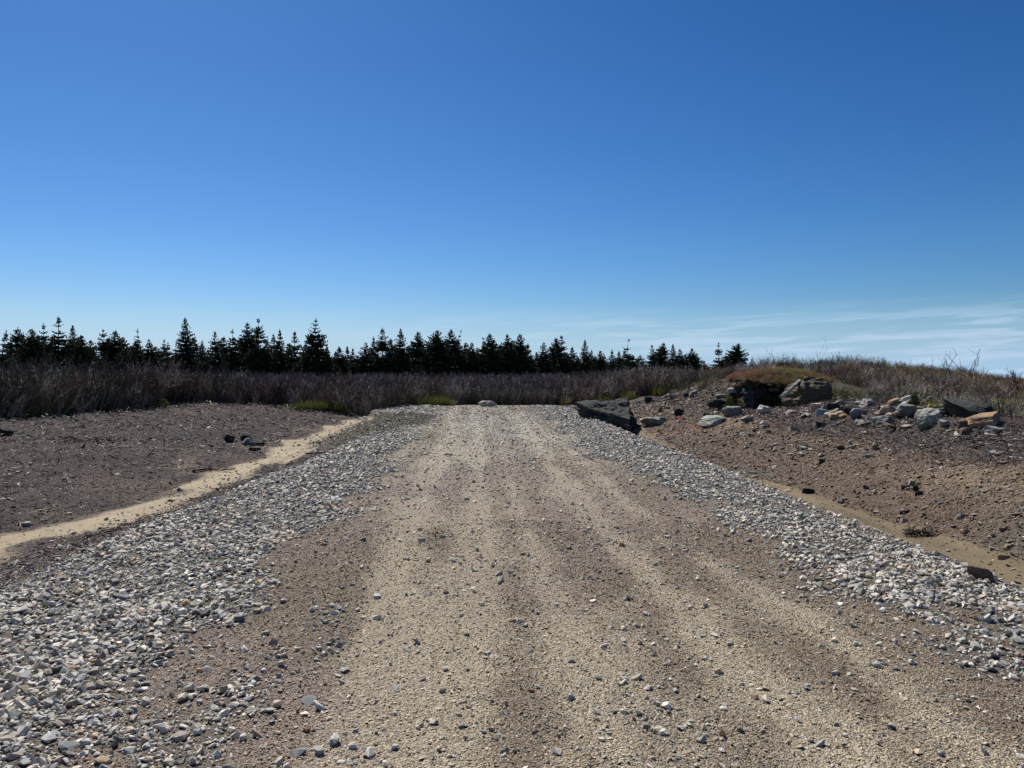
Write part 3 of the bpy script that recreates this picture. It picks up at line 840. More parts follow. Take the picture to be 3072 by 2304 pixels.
# ------------------------------------------------------------------ spruces
M_need = plain_mat("spruce_needles", (.045, .058, .026), (.02, .027, .014), scale=6, rough=.7, spec=.2, bump=0, trans=.12)
M_trunk = plain_mat("spruce_bark", (.10, .08, .065), (.05, .04, .035), scale=14, rough=.9, bump=.4, stretch=(1, 1, .3))
def spruce(seed, H, Wd, style):
    """style: 0 full cone, 1 slender, 2 open tiered top, 3 crooked sparse top, 4 flat-topped and leaning"""
    rnd = random.Random(seed)
    tk = bmesh.new()
    lean = rnd.uniform(-.02, .02) + (.10 if style == 4 else 0)
    ax = []
    for i in range(9):
        t = i / 8
        w = .0 if style < 3 else .05
        ax.append(Vector((lean * H * t + w * H * math.sin(t * 7 + seed) * t, w * .4 * H * math.sin(t * 5) * t, H * t)))
    tube_into(tk, ax, [.030 * H ** .8 * (1 - .93 * i / 8) for i in range(9)], 6, True)
    def axis(t):
        f = max(0, min(.999, t)) * 8; i = int(f)
        return ax[i].lerp(ax[i + 1], f - i)
    V = []; Fc = []
    def tri(a, b_, c_):
        k = len(V); V.extend((a, b_, c_)); Fc.append((k, k + 1, k + 2))
    nwh = int(H * 6.6)
    gap = [rnd.random() for _ in range(nwh)]
    sidebias = rnd.uniform(0, 6.28)
    for wi in range(nwh):
        t = .04 + .955 * (wi + rnd.uniform(-.3, .3)) / nwh
        t = min(.985, max(.03, t))
        prof = (1 - t) ** (.80 if style in (0, 4) else .86)
        if style == 1: prof *= .8
        if style == 2: prof = prof * (.82 if t > .55 else 1.0) + .02
        if style == 3: prof = prof * (.5 if t > .6 else 1.0) + .03
        if style == 4: prof = (1 - t ** 2.0) * .8 + .05
        prof = prof * .96 + .012
        if t > .85: prof *= .75 + (1 - t) * 1.6
        dens = 1.0
        if style == 2 and t > .45: dens = .62
        if style == 3 and t > .55: dens = .5
        if gap[wi] > dens: continue
        nb = 7 if t < .8 else 5
        a0 = rnd.uniform(0, 6.28)
        o = axis(t)
        for b_ in range(nb):
            a = a0 + b_ * 6.283 / nb + rnd.uniform(-.35, .35)
            ln = Wd * .5 * prof * rnd.choice((rnd.uniform(.55, 1.0), rnd.uniform(.8, 1.18)))
            if style == 3: ln *= 1 + .35 * math.cos(a - sidebias)
            if ln < .05: ln = .05
            slope = np.interp(t, [0, .5, .8, 1], [-.28, -.05, .3, .9]) + rnd.uniform(-.14, .14)
            d = Vector((math.cos(a), math.sin(a), slope)).normalized()
            side = Vector((-math.sin(a), math.cos(a), 0))
            ns_ = max(2, int(ln / .16))
            if ln > .4: tube_into(tk, [o, o + d * ln * .5, o + d * ln * .95 + Vector((0, 0, ln * .06))], [.018, .012, .005], 3)
            for s_ in range(ns_):
                q = (s_ + .7) / ns_
                c_ = o + d * ln * q + Vector((0, 0, ln * (.12 * q * q - .05 * q)))
                wd = (.32 * ln * (1.05 - q * .8) + .045) * rnd.uniform(.7, 1.2)
                for m in range(3):
                    sg = -1 if m % 2 else 1
                    if m == 2: e = c_ + d * wd * rnd.uniform(.6, 1.1) + Vector((0, 0, rnd.uniform(-.02, .08)))
                    else: e = c_ + side * sg * wd + d * wd * rnd.uniform(.2, .9) + Vector((0, 0, rnd.uniform(-.10, .05)))
                    th = rnd.uniform(.5, 1.2) * min(.11, .025 + .085 * ln)
                    up = Vector((0, 0, th)) + side * rnd.uniform(-.03, .03) + d * rnd.uniform(-.06, .06)
                    tri(c_ - up * .8, c_ + up * 1.2, e)
                    if m != 2 and rnd.random() < .6:
                        r2 = side * sg * wd * .2 - d * .07
                        tri(c_ - d * .06, c_ + d * .08, e + Vector((0, 0, -.05)))
    # leader
    tp = axis(.995)
    for k in range(6):
        a = rnd.uniform(0, 6.28); b0 = tp - Vector((0, 0, .04 * k * H / 6))
        e = b0 + Vector((math.cos(a) * .1, math.sin(a) * .1, .12)); tri(b0 - Vector((0, 0, .05)), b0 + Vector((.02, 0, .05)), e)
    me = bpy.data.meshes.new("spruce_crown")
    me.from_pydata([tuple(v) for v in V], [], Fc); me.materials.append(M_need)
    return finish(tk, "spruce_trunk", M_trunk), me

def plant_tree(px, py, wpx, D, style, label, seed, group="spruces of the dark treeline"):
    zt = topz(py, D); p = at(px, py, D)
    g = hz(p.x, D)
    H = zt - g; Wd = wpx / F * D * 1.75
    t, c_ = spruce(seed, H, Wd, style)
    off = .10 * H * .9 if style == 4 else 0
    r = empty("spruce_tree", (p.x - off, D, g - .05))
    tag(r, label, "spruce tree", group)
    link("trunk", t, r); link("crown", c_, r)
    return r, t, c_, H, Wd

TREES = [
 (10, 990, 70, 63, 3, "thin open topped spruce cut by the left edge of the picture"),
 (50, 980, 100, 66, 2, "broad topped spruce, first full crown from the left edge"),
 (96, 984, 95, 62, 0, "dense blunt topped spruce between a broad topped and a pointed neighbour near left edge"),
 (131, 968, 75, 64, 2, "pointed spruce with tiered side branches just left of the tall slender leader at far left"),
 (176, 949, 85, 65, 2, "tallest slender spruce of the left hand cluster, its bare leader clear of all neighbours"),
 (218, 975, 80, 66, 1, "narrow spruce right of the tallest slender one in the left cluster"),
 (246, 1004, 90, 62, 0, "bushy round shouldered spruce ending the left cluster before the first sky gap"),
 (307, 988, 90, 64, 2, "left one of the twin spruces right of the first sky gap"),
 (346, 990, 90, 65, 0, "right one of the twin spruces right of the first sky gap"),
 (376, 1027, 70, 61, 0, "low spruce tucked against the right flank of the twin spruces"),
 (421, 985, 60, 67, 3, "crooked spruce with a bent sparse tip standing above low neighbours"),
 (408, 1022, 75, 62, 0, "low full spruce in front of the crooked bent tipped one"),
 (448, 1018, 75, 64, 0, "short pointed spruce just right of the crooked bent tipped one"),
 (485, 1018, 65, 66, 3, "short ragged spruce left of a bright sky gap, tip leaning left"),
 (504, 1027, 60, 63, 2, "short ragged spruce right beside the sky gap before the lone tall cone"),
 (559, 951, 90, 62, 1, "lone tall symmetrical spruce with a sharp cone and sky on both sides"),
 (607, 1020, 60, 66, 1, "small narrow spruce just right of the lone tall cone"),
 (645, 994, 75, 65, 2, "spruce with thin tiered top midway between the lone cone and the high pair"),
 (698, 986, 75, 64, 2, "spruce with dense tufted tip left of the high pair"),
 (746, 966, 85, 66, 0, "left and fuller one of the high pair of spruces"),
 (778, 953, 90, 63, 2, "right and taller one of the high pair, with wide stepped branches"),
 (820, 1000, 60, 66, 1, "small spruce nestled right of the high pair"),
 (842, 986, 60, 64, 1, "slim pointed spruce, second to the right of the high pair"),
 (884, 994, 75, 65, 2, "airy spruce with see-through top left of the tall tiered one"),
 (944, 954, 105, 62, 2, "tall tiered spruce with wide open whorls and thick tip near the middle left"),
 (982, 1032, 50, 66, 1, "tiny pointed spruce against the right side of the tall tiered one"),
 (1020, 1039, 65, 68, 0, "low rounded spruce at the dip in the treeline"),
 (1044, 1037, 50, 70, 1, "low thin spruce in the dip of the treeline, left of another like it"),
 (1059, 1042, 45, 67, 1, "lowest spruce in the dip of the treeline"),
 (1097, 1027, 70, 68, 0, "short dense spruce rising out of the dip on its right side"),
 (1118, 1010, 60, 70, 1, "slim spruce at the left foot of the fan topped one"),
 (1146, 981, 90, 67, 2, "fan topped spruce with upswept upper branches, first peak right of the dip"),
 (1173, 1015, 65, 69, 0, "shorter spruce in the notch right of the fan topped one"),
 (1199, 984, 80, 66, 1, "slender spire like spruce right of the fan topped one"),
 (1252, 993, 85, 68, 0, "regular full spruce with sky on both sides of its tip, left of the broad block"),
 (1309, 989, 115, 66, 0, "broadest spruce of the middle, a thick block with a small pointed tip"),
 (1354, 987, 85, 68, 0, "dense spruce just right of the broadest one"),
 (1379, 990, 50, 70, 3, "thin see-through spruce tip peeping out beside a dense neighbour"),
 (1418, 1027, 70, 67, 0, "short dark spruce beside a gap, right of the see-through tip"),
 (1446, 1011, 50, 70, 3, "twisted broken topped spruce above the middle of the road"),
 (1470, 1000, 90, 67, 0, "full spruce rising right of the twisted broken topped one"),
 (1501, 1031, 60, 69, 0, "low spruce filling the notch left of the two sharp cones"),
 (1524, 1002, 80, 68, 0, "left one of the two sharp cones before the deep sky gap"),
 (1557, 1000, 80, 69, 0, "right one of the two sharp cones before the deep sky gap"),
 (1582, 1029, 60, 70, 2, "small ragged spruce at the left rim of the deep sky gap"),
 (1629, 1027, 75, 74, 2, "spruce with open top at the right rim of the deep sky gap"),
 (1668, 1012, 75, 76, 0, "smooth dark cone left of a ragged taller tip, above the right road edge"),
 (1687, 1005, 65, 75, 2, "ragged taller tip right of the smooth dark cone, above the right road edge"),
 (1718, 1040, 55, 77, 0, "low spruce between the ragged tip and a lone peak"),
 (1752, 1018, 60, 78, 1, "lone peak above the big boulder, narrow with level branches"),
 (1776, 1049, 45, 80, 1, "small pointed spruce right of the narrow peak above the boulder"),
 (1803, 1050, 55, 79, 0, "small regular spruce above the middle of the big boulder"),
 (1834, 1047, 50, 81, 1, "small narrow spruce above the right half of the big boulder"),
 (1856, 1051, 45, 83, 1, "small spruce left of the leaning twiggy topped one"),
 (1876, 1045, 45, 82, 2, "short open spruce touching the leaning twiggy topped one"),
 (1889, 1017, 70, 84, 3, "leaning spruce with a bare twiggy top above the brown brush"),
 (1958, 1034, 55, 88, 2, "round shouldered spruce first to rise behind the brown brush"),
 (1982, 1028, 60, 90, 4, "lopsided flat topped spruce behind the brown brush"),
 (2020, 1031, 55, 87, 1, "straight narrow spruce between the lopsided one and a plump cone"),
 (2042, 1045, 50, 89, 0, "plump dark cone right of a straight narrow spruce"),
 (2077, 1044, 65, 88, 0, "wide low spruce ending the group over the brown brush"),
 (2112, 1082, 55, 92, 0, "very low spruce top barely showing over the brush before the last two"),
 (2158, 1027, 50, 90, 2, "isolated thin spruce, left one of the last two before the hill"),
 (2209, 1030, 75, 91, 4, "isolated bushy windswept spruce, right one of the last two before the hill"),
 (2256, 1076, 28, 93, 0, "tiny spruce tip showing where the hill scrub begins"),
]
keep = []
for i, (px, py, w, D, st, lab) in enumerate(TREES):
    r = plant_tree(px, py, w * 1.12, D, st, lab, 1000 + i)
    if i in (5, 8, 11, 12, 29, 32, 41, 48): keep.append(r)
# second row: copies that thicken the wood behind
rr = random.Random(5)
for i, (px, py, w, D, st, lab) in enumerate(TREES):
    if px > 2085: continue
    src, tm, cm, H0, W0 = keep[rr.randrange(len(keep))]
    D2 = D + 9 + rr.uniform(0, 7)
    nx_ = TREES[i + 1][0] if i + 1 < len(TREES) else px + 30
    px2 = px + (nx_ - px) * .5 + rr.uniform(-6, 6)
    py2 = max(py + 14, np.interp(px2, [0, 300, 700, 950, 1040, 1300, 1560, 1600, 1900, 2100], [998, 1012, 1006, 1024, 1046, 1014, 1014, 1046, 1052, 1062])) + rr.uniform(0, 14)
    p = at(px2, py2, D2); g = hz(p.x, D2); k = (p.z - g) / H0
    r = src.copy(); COL.objects.link(r)
    r.location = (p.x, D2, g - .05); r.rotation_euler = (0, 0, rr.uniform(0, 6.28)); r.scale = (k * rr.uniform(1.2, 1.55), k * rr.uniform(1.2, 1.55), k)
    tag(r, "back row spruce showing behind the " + " ".join(lab.replace(",", "").split()[:10]), "spruce tree", "spruces of the back row behind the treeline")
    for ch in list(src.children):
        c_ = ch.copy(); COL.objects.link(c_); c_.parent = r
# distant tips beyond the hill on the right
for px, py, w, D, lab in [(2976, 1128, 14, 240, "tiny distant conifer tip on the skyline of the hill at the far right")]:
    plant_tree(px, py, w * 1.6, 60, 0, lab, 2600, "distant conifers beyond the hill")

# ------------------------------------------------------------------ rocks
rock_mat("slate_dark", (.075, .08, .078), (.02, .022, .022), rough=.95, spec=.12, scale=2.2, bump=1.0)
rock_mat("slate_grey", (.27, .27, .24), (.13, .135, .12), rough=.75, scale=2.5)
rock_mat("green_slab", (.35, .355, .29), (.19, .195, .16), rough=.75, scale=2.0, vein=.08)
rock_mat("pale_rock", (.44, .40, .36), (.27, .23, .2), rough=.8, scale=4)
rock_mat("white_quartz", (.72, .69, .62), (.42, .36, .28), rough=.6, scale=5)
rock_mat("tan_quartz", (.58, .44, .32), (.26, .16, .10), spot=(.66, .6, .52), spot_amt=.35, scale=3)
rock_mat("tan_slab", (.42, .28, .15), (.2, .12, .07), spot=(.45, .4, .33), spot_amt=.2, scale=2)
rock_mat("rusty_rock", (.22, .13, .10), (.1, .06, .05), scale=3)
rock_mat("brown_rock", (.17, .125, .095), (.08, .058, .045), scale=4)
rock_mat("grey_white", (.30, .31, .30), (.15, .16, .155), spot=(.62, .58, .5), spot_amt=.25, scale=3)
rock_mat("mossy_rock", (.12, .09, .065), (.06, .05, .04), spot=(.105, .085, .035), spot_amt=.4, scale=3, strata=False)
rock_mat("lichen_rock", (.30, .17, .05), (.16, .09, .035), spot=(.3, .24, .04), spot_amt=.5, scale=3)
rock_mat("moss_cushion", (.20, .18, .035), (.10, .09, .02), scale=9, rough=.95, strata=False)

def cut_rock(name, seed, w, d, h, mat, cuts=9, sub=4, rough_=.05, sharp=.78):
    rnd = random.Random(seed)
    bm = bmesh.new()
    bmesh.ops.create_icosphere(bm, subdivisions=sub, radius=1.0)
    pl = []
    for i in range(cuts):
        nrm = Vector((rnd.gauss(0, 1), rnd.gauss(0, 1), rnd.gauss(0, .8))).normalized()
        pl.append((nrm, rnd.uniform(sharp * .72, sharp)))
    pl.append((Vector((rnd.uniform(-.25, .25), rnd.uniform(-.25, .25), 1)).normalized(), rnd.uniform(.45, .7)))
    off = Vector((seed * 3.1, seed * 1.7, seed * .9))
    for v in bm.verts:
        for nrm, dist in pl:
            k = v.co.dot(nrm) - dist
            if k > 0: v.co -= nrm * k * .96
        q = v.co.copy()
        v.co += q.normalized() * (mn.noise(q * 1.8 + off) * rough_ * 1.6 + mn.noise(q * 5 + off) * rough_ * .7 + mn.noise(Vector((q.x * 2, q.y * 2, q.z * 11)) + off) * rough_ * .6)
    xs = [v.co.x for v in bm.verts]; ys = [v.co.y for v in bm.verts]; zs = [v.co.z for v in bm.verts]
    sx, sy, sz = max(xs) - min(xs), max(ys) - min(ys), max(zs) - min(zs)
    x0, y0, z0 = (max(xs) + min(xs)) / 2, (max(ys) + min(ys)) / 2, min(zs)
    for v in bm.verts:
        v.co = Vector(((v.co.x - x0) / sx * w, (v.co.y - y0) / sy * d, (v.co.z - z0) / sz * h))
    return finish(bm, name, MATS[mat])

def block_rock(name, seed, corners, mat, cuts=11, amp=.05, rnd_=.12):
    """an angular block between eight corners: bottom FL FR BR BL, top FL FR BR BL"""
    bm = bmesh.new()
    bmesh.ops.create_cube(bm, size=2.0)
    bmesh.ops.subdivide_edges(bm, edges=bm.edges[:], cuts=cuts, use_grid_fill=True)
    C = [Vector(c) for c in corners]
    ctr = sum(C, Vector()) / 8
    off = Vector((seed * 2.3, seed * 5.1, seed * 1.1))
    size = (C[6] - C[0]).length
    for v in bm.verts:
        p = v.co.copy()
        l = p.length; q = p / max(abs(p.x), abs(p.y), abs(p.z), 1e-6)
        s = p.normalized() * 1.25
        p = p.lerp(s, rnd_)
        a = (p.x + 1) / 2; b_ = (p.y + 1) / 2; c_ = (p.z + 1) / 2
        lo = C[0].lerp(C[1], a).lerp(C[3].lerp(C[2], a), b_)
        hi = C[4].lerp(C[5], a).lerp(C[7].lerp(C[6], a), b_)
        w_ = lo.lerp(hi, c_)
        n0 = (w_ - ctr).normalized()
        k = mn.noise(w_ * 1.6 + off) * 1.3 + mn.noise(w_ * 4.5 + off) * .5
        k += (mn.noise(Vector((w_.x * .8, w_.y * .8, w_.z * 9 + w_.x * 2)) + off)) * .9
        k += .35 * mn.noise(w_ * 11 + off)
        v.co = w_ + n0 * k * amp
    o = Vector((ctr.x, ctr.y, min(c.z for c in C)))
    for v in bm.verts: v.co -= o
    return finish(bm, name, MATS[mat]), o

# (x0, y0, x1, y1 in the photograph, depth ratio, material, yaw, tilt, label)
ROCKS = [
 (1921, 1252, 2016, 1280, .9, "green_slab", .1, .05, "flat pale topped grey slab with a dark front, right of the big boulder"),
 (2020, 1226, 2052, 1249, .8, "slate_dark", .2, .1, "small black hump shaped stone above the red scrap"),
 (2092, 1250, 2178, 1284, .9, "green_slab", .3, -.12, "large low greenish slab half sunk in the bank below the rounded grey boulder"),
 (2162, 1221, 2226, 1252, .8, "slate_grey", .1, .05, "rounded smooth grey boulder below the green bush"),
 (2224, 1250, 2262, 1268, .7, "slate_grey", .3, -.3, "thin tilted grey sliver just right of the rounded grey boulder"),
 (2120, 1199, 2176, 1226, .8, "slate_dark", -.2, .1, "dark brown capped rock left of the green bush"),
 (2102, 1243, 2124, 1264, .7, "slate_dark", .5, .3, "little pointed dark stone at the upper left of the greenish slab"),
 (2270, 1218, 2307, 1245, .8, "white_quartz", .1, .1, "bright white lump below the dark hollow"),
 (2283, 1183, 2312, 1203, .8, "slate_grey", .2, .2, "small grey green stone at the right side of the dark hollow"),
 (2305, 1176, 2334, 1196, .8, "rusty_rock", .2, .1, "brownish stone under the turf, right of the dark hollow"),
 (2322, 1152, 2370, 1180, .9, "slate_dark", .1, .3, "black wedge of rock tucked under the turf cap"),
 (2357, 1230, 2392, 1244, .7, "pale_rock", .2, .1, "long pinkish pale stone below the mossy boulder"),
 (2411, 1232, 2430, 1246, .8, "pale_rock", .4, .1, "small round pale stone left of the brown faced block"),
 (2434, 1212, 2474, 1238, .7, "tan_quartz", .1, .05, "brown faced block with a pale left end, below the mossy boulder"),
 (2474, 1212, 2520, 1237, .7, "slate_dark", -.1, .0, "square dark block with upright joint next to the brown faced one"),
 (2517, 1218, 2580, 1243, .8, "slate_dark", .1, .15, "low dark layered rock left of the grey and white boulder"),
 (2546, 1229, 2601, 1260, .8, "grey_white", .15, .05, "grey boulder with a white patch on its left end"),
 (2582, 1202, 2622, 1226, .8, "pale_rock", .2, .1, "pinkish grey stone behind the grey and white boulder"),
 (2604, 1178, 2640, 1192, .8, "slate_dark", .2, .1, "small dark cap stone at the top of the pile, left of its summit"),
 (2634, 1219, 2690, 1249, .8, "tan_quartz", .1, .1, "tan and white quartz boulder in the middle of the pile"),
 (2624, 1250, 2690, 1282, .7, "slate_grey", .05, .05, "dark slate boulder at the front of the pile below the tan quartz one"),
 (2664, 1198, 2706, 1219, .8, "tan_slab", .2, -.25, "tilted tan stone behind the quartz boulder"),
 (2686, 1214, 2742, 1255, .7, "slate_grey", -.2, .2, "upright grey blocky boulder left of the largest pale one"),
 (2702, 1192, 2742, 1215, .7, "white_quartz", .1, -.3, "tilted white slab near the top of the pile with moss beside it"),
 (2726, 1176, 2774, 1200, .8, "slate_dark", .2, .2, "dark green summit stone of the rock pile"),
 (2766, 1190, 2814, 1214, .8, "pale_rock", .2, .1, "wrinkled pinkish grey rock right of the summit stone"),
 (2773, 1213, 2812, 1238, .8, "lichen_rock", .1, .1, "rusty orange rock above the largest pale boulder"),
 (2742, 1230, 2816, 1297, .55, "green_slab", -.15, .1, "largest pale grey green boulder standing at the front of the pile"),
 (2830, 1226, 2866, 1244, .8, "pale_rock", .2, .1, "small whitish stone right of the moss cushion"),
 (2872, 1256, 2926, 1287, .7, "brown_rock", .4, -.3, "dark brown wedge left of the long tan slab"),
 (2870, 1284, 2914, 1310, .7, "rusty_rock", .1, .05, "reddish block under the dark brown wedge"),
 (2945, 1280, 3001, 1308, .7, "pale_rock", .1, .1, "pale pinkish block below the long tan slab"),
 (2996, 1286, 3028, 1300, .7, "pale_rock", .4, .1, "small pale stone right of the pale pinkish block"),
 (2864, 1297, 2900, 1314, .8, "white_quartz", .3, .1, "crumbled bright white stone in front of the reddish block"),
 (2443, 1268, 2486, 1287, .8, "slate_dark", .2, .2, "dark angular stone lying alone on the soil below the square dark block"),
 (2491, 1270, 2524, 1282, .5, "pale_rock", .3, .2, "slim pale stone right of the lone dark angular one"),
 (2540, 1322, 2559, 1336, .7, "white_quartz", .3, .1, "small white stone at the border of dark soil and tan bank"),
 (2613, 1333, 2642, 1352, .4, "tan_slab", .6, .1, "narrow tan plank shaped stone lying on the tan bank"),
 (2966, 1354, 3012, 1368, .7, "pale_rock", .1, .05, "flat pale stone on the dark soil near the right edge"),
 (2281, 1276, 2310, 1286, .6, "pale_rock", .2, .1, "flat pale flake left of a pair of flakes on the upper bank"),
 (2366, 1281, 2398, 1293, .6, "pale_rock", .3, .1, "left flake of the pale pair on the upper bank"),
 (2388, 1291, 2402, 1299, .6, "pale_rock", .3, .1, "right and smaller flake of the pale pair on the upper bank"),
 (2296, 1291, 2316, 1301, .7, "tan_slab", .3, .1, "small tan flake below the flat pale flake on the upper bank"),
 (1930, 1192, 1962, 1212, .8, "slate_dark", .2, .1, "dark rock at the left end of the small pile below the brush"),
 (1936, 1198, 1966, 1210, .7, "pale_rock", .1, .1, "pinkish white stone at the front of the small pile below the brush"),
 (1988, 1186, 2004, 1200, .8, "grey_white", .1, .3, "small rounded white stone in the small pile below the brush"),
 (2002, 1184, 2034, 1200, .8, "slate_grey", .3, .1, "flat grey stone in the middle of the small pile below the brush"),
 (2046, 1178, 2082, 1196, .8, "slate_dark", .2, .15, "dark slab on the right part of the small pile below the brush"),
 (2068, 1174, 2100, 1192, .7, "grey_white", .5, -.3, "light streaked stone propped beside the dark slab of the small pile"),
 (2144, 1180, 2176, 1194, .8, "brown_rock", .3, .1, "brown stone in the soil between the small pile and the green bush"),
 (1433, 1204, 1490, 1222, .8, "pale_rock", .1, .05, "low pale rock in dark soil at the very end of the road"),
 (671, 1306, 700, 1331, .9, "slate_dark", .1, .1, "black square stone alone on the mulch, left of the stacked group"),
 (723, 1304, 757, 1326, .8, "slate_dark", -.1, .05, "dark squarish stone at the back of the group on the mulch"),
 (726, 1317, 761, 1339, .8, "slate_grey", .1, .15, "rounded grey stone in front of the squarish one of the mulch group"),
 (755, 1325, 793, 1339, .8, "slate_dark", .2, .05, "low long dark stone at the right of the mulch group"),
 (746, 1342, 784, 1354, .7, "brown_rock", .1, .05, "flat brownish stone lying in front of the mulch group"),
 (50, 1567, 96, 1581, .5, "pale_rock", -.3, .05, "flat pale stone beside the sand streak near the left edge"),
 (-8, 1288, 36, 1310, .9, "slate_dark", .1, .05, "low dark hump of rock at the left edge of the mulch"),
 (160, 1246, 200, 1258, .8, "pale_rock", .2, .05, "small pale stone at the edge of the thicket on the left"),
 (2905, 1703, 2978, 1742, .45, "brown_rock", -.45, .05, "brown brick shaped stone lying in the sandy ditch"),
 (2990, 1664, 3028, 1682, .6, "tan_slab", .2, .1, "pale tan flake on the ditch side right of the brick shaped stone"),
 (2866, 1542, 2891, 1562, .9, "pale_rock", .1, .1, "rounded pale stone capping the dark rubble on the bank"),
 (2878, 1590, 2908, 1606, .9, "tan_slab", .1, .1, "yellowish stone at the right end of the brushwood"),
 (3012, 1634, 3036, 1650, .7, "tan_slab", .2, .1, "boxy yellow brown stone low on the bank near the right edge"),
 (2698, 1557, 2722, 1570, .8, "pale_rock", .1, .1, "pale angular stone above the left end of the brushwood"),
 (2515, 1494, 2540, 1508, .6, "pale_rock", .8, .2, "pale tilted stone above the ditch sand, midway along the bank"),
 (2588, 1456, 2606, 1470, .8, "brown_rock", .3, .1, "small brown stone in the middle of the bank slope"),
 (2722, 1440, 2748, 1456, .6, "pale_rock", .6, .1, "pale pointed stone in the middle of the bank slope"),
 (2742, 1474, 2766, 1491, .8, "slate_dark", .3, .2, "black stone in the middle of the bank slope with a green tuft"),
 (2700, 1455, 2726, 1472, .8, "slate_dark", .3, .2, "dark bluish stone right of centre on the bank slope"),
 (2400, 1466, 2448, 1482, .7, "slate_dark", .3, .1, "dark clod like rock low on the bank above the gravel edge"),
 (2452, 1376, 2476, 1392, .6, "slate_dark", .5, .1, "small dark tilted rock high on the far part of the bank"),
]
def tilt_rot(o, yaw, tilt): o.rotation_euler = (random.Random(int(yaw * 100)).uniform(-.08, .08), tilt, yaw)
for i, (x0, y0, x1, y1, dr, mat, yaw, tl, lab) in enumerate(ROCKS):
    p = cast((x0 + x1) / 2, y1 - 1)
    D = p.y
    w = (x1 - x0) / F * D * 1.04; h = (y1 - y0) / F * D
    d = max(w * dr, h * .8)
    lower = ray(0, y1)[1]
    hh = max(.35 * h, h - d * .45 * max(0, -lower)) * 1.08
    me = cut_rock("rock_mesh", 60 + i, w, d, hh + .06, mat, cuts=14, rough_=.06, sub=4 if w * F / D > 26 else 3)
    o = link("boulder" if w > .55 else "rock", me)
    o.location = (p.x + ray((x0 + x1) / 2, y1)[0] * d * .45, p.y + d * .45, 0)
    o.location.z = min(p.z, hz(o.location.x, o.location.y)) - .06
    tilt_rot(o, yaw, tl)
    tag(o, lab, "boulder" if w > .55 else "rock", "rocks lying about the cleared ground")

def blk(name, seed, corners, mat, label, cat, amp=.05, rnd_=.12, cuts=11, group="rocks lying about the cleared ground"):
    me, o0 = block_rock("block_mesh", seed, corners, mat, cuts, amp, rnd_)
    o = link(name, me); o.location = o0
    return tag(o, label, cat, group)
B = lambda px, py, Y: at(px, py, Y)
# the big dark boulder at the right edge of the road
gz = lambda x, y, dz: Vector((x, y, hz(x, y) + dz))
big = blk("boulder", 3, [gz(2.30, 25.9, -.12), gz(3.62, 22.7, -.25), gz(4.2, 24.8, -.1), gz(2.7, 27.4, -.1),
                   at(1727, 1209, 25.8), at(1893, 1259, 22.45), at(1889, 1205, 24.6), at(1752, 1202, 27.2)],
    "slate_dark", "huge black wedge shaped boulder at the right edge of the gravel road", "boulder", .19, .10, 34)
me, o0 = block_rock("block_mesh", 4, [at(1806, 1232, 25.0), at(1888, 1232, 24.1), at(1890, 1222, 25.2), at(1812, 1222, 26.0),
                                      at(1818, 1212, 25.0), at(1886, 1205, 24.1), at(1882, 1196, 25.1), at(1828, 1200, 25.8)], "slate_dark", 14, .07, .14)
lay_ = link("upper_layer", me, big); lay_.location = o0 - big.location
# slabs at the right end of the rock pile
for x0, y0, x1, y1, dep, mt, nm, sd, tl, lab in [
    (2882, 1211, 3014, 1262, 1.1, "slate_dark", "boulder", 421, .16, "big dark green slab with a shadowed front behind the long tan one"),
    (2908, 1254, 3018, 1288, .42, "tan_slab", "boulder", 434, -.22, "long tan orange slab tilted up to the right, right end of the pile")]:
    p = cast((x0 + x1) / 2, y1); w = (x1 - x0) / F * p.y; h = (y1 - y0) / F * p.y
    o = link(nm, cut_rock("rock_mesh", sd, w * 1.05, dep, h * (.75 if tl > 0 else .62) + .1, mt, cuts=9, sub=5, rough_=.05, sharp=.8))
    o.location = (p.x + .1, p.y + dep * .5, p.z - .02 + (.04 if tl < 0 else 0)); o.rotation_euler = (.12, tl, .05)
    tag(o, lab, "boulder", "rocks lying about the cleared ground")
# mossy boulder with pale ridge
p = cast(2419, 1219)
me = cut_rock("rock_mesh", 333, 146 / F * p.y, 1.3, 84 / F * p.y + .3, "mossy_rock", cuts=6, sub=5, rough_=.09, sharp=.9)
o = link("boulder", me); o.location = (p.x + .2, p.y + .5, p.z - .28)
tag(o, "large brown mossy boulder heaped with soil, right of the dark hollow", "boulder", "rocks lying about the cleared ground")
D = p.y - .15
blk("rock", 8, [at(2341, 1192, D), at(2352, 1196, D), at(2404, 1146, D + .5), at(2396, 1140, D + .5),
                at(2339, 1187, D - .02), at(2350, 1188, D - .02), at(2403, 1139, D + .45), at(2396, 1137, D + .5)],
    "pale_rock", "long narrow pale ridge of rock leaning on the left side of the mossy boulder", "rock", .02, .1, 9)
o = link("rock", cut_rock("rock_mesh", 337, .42, .3, .2, "mossy_rock", cuts=7, sub=4)); q = at(2434, 1152, D + .55)
o.location = q; tag(o, "dark moss capped lump perched on top of the mossy boulder", "rock", "rocks lying about the cleared ground")
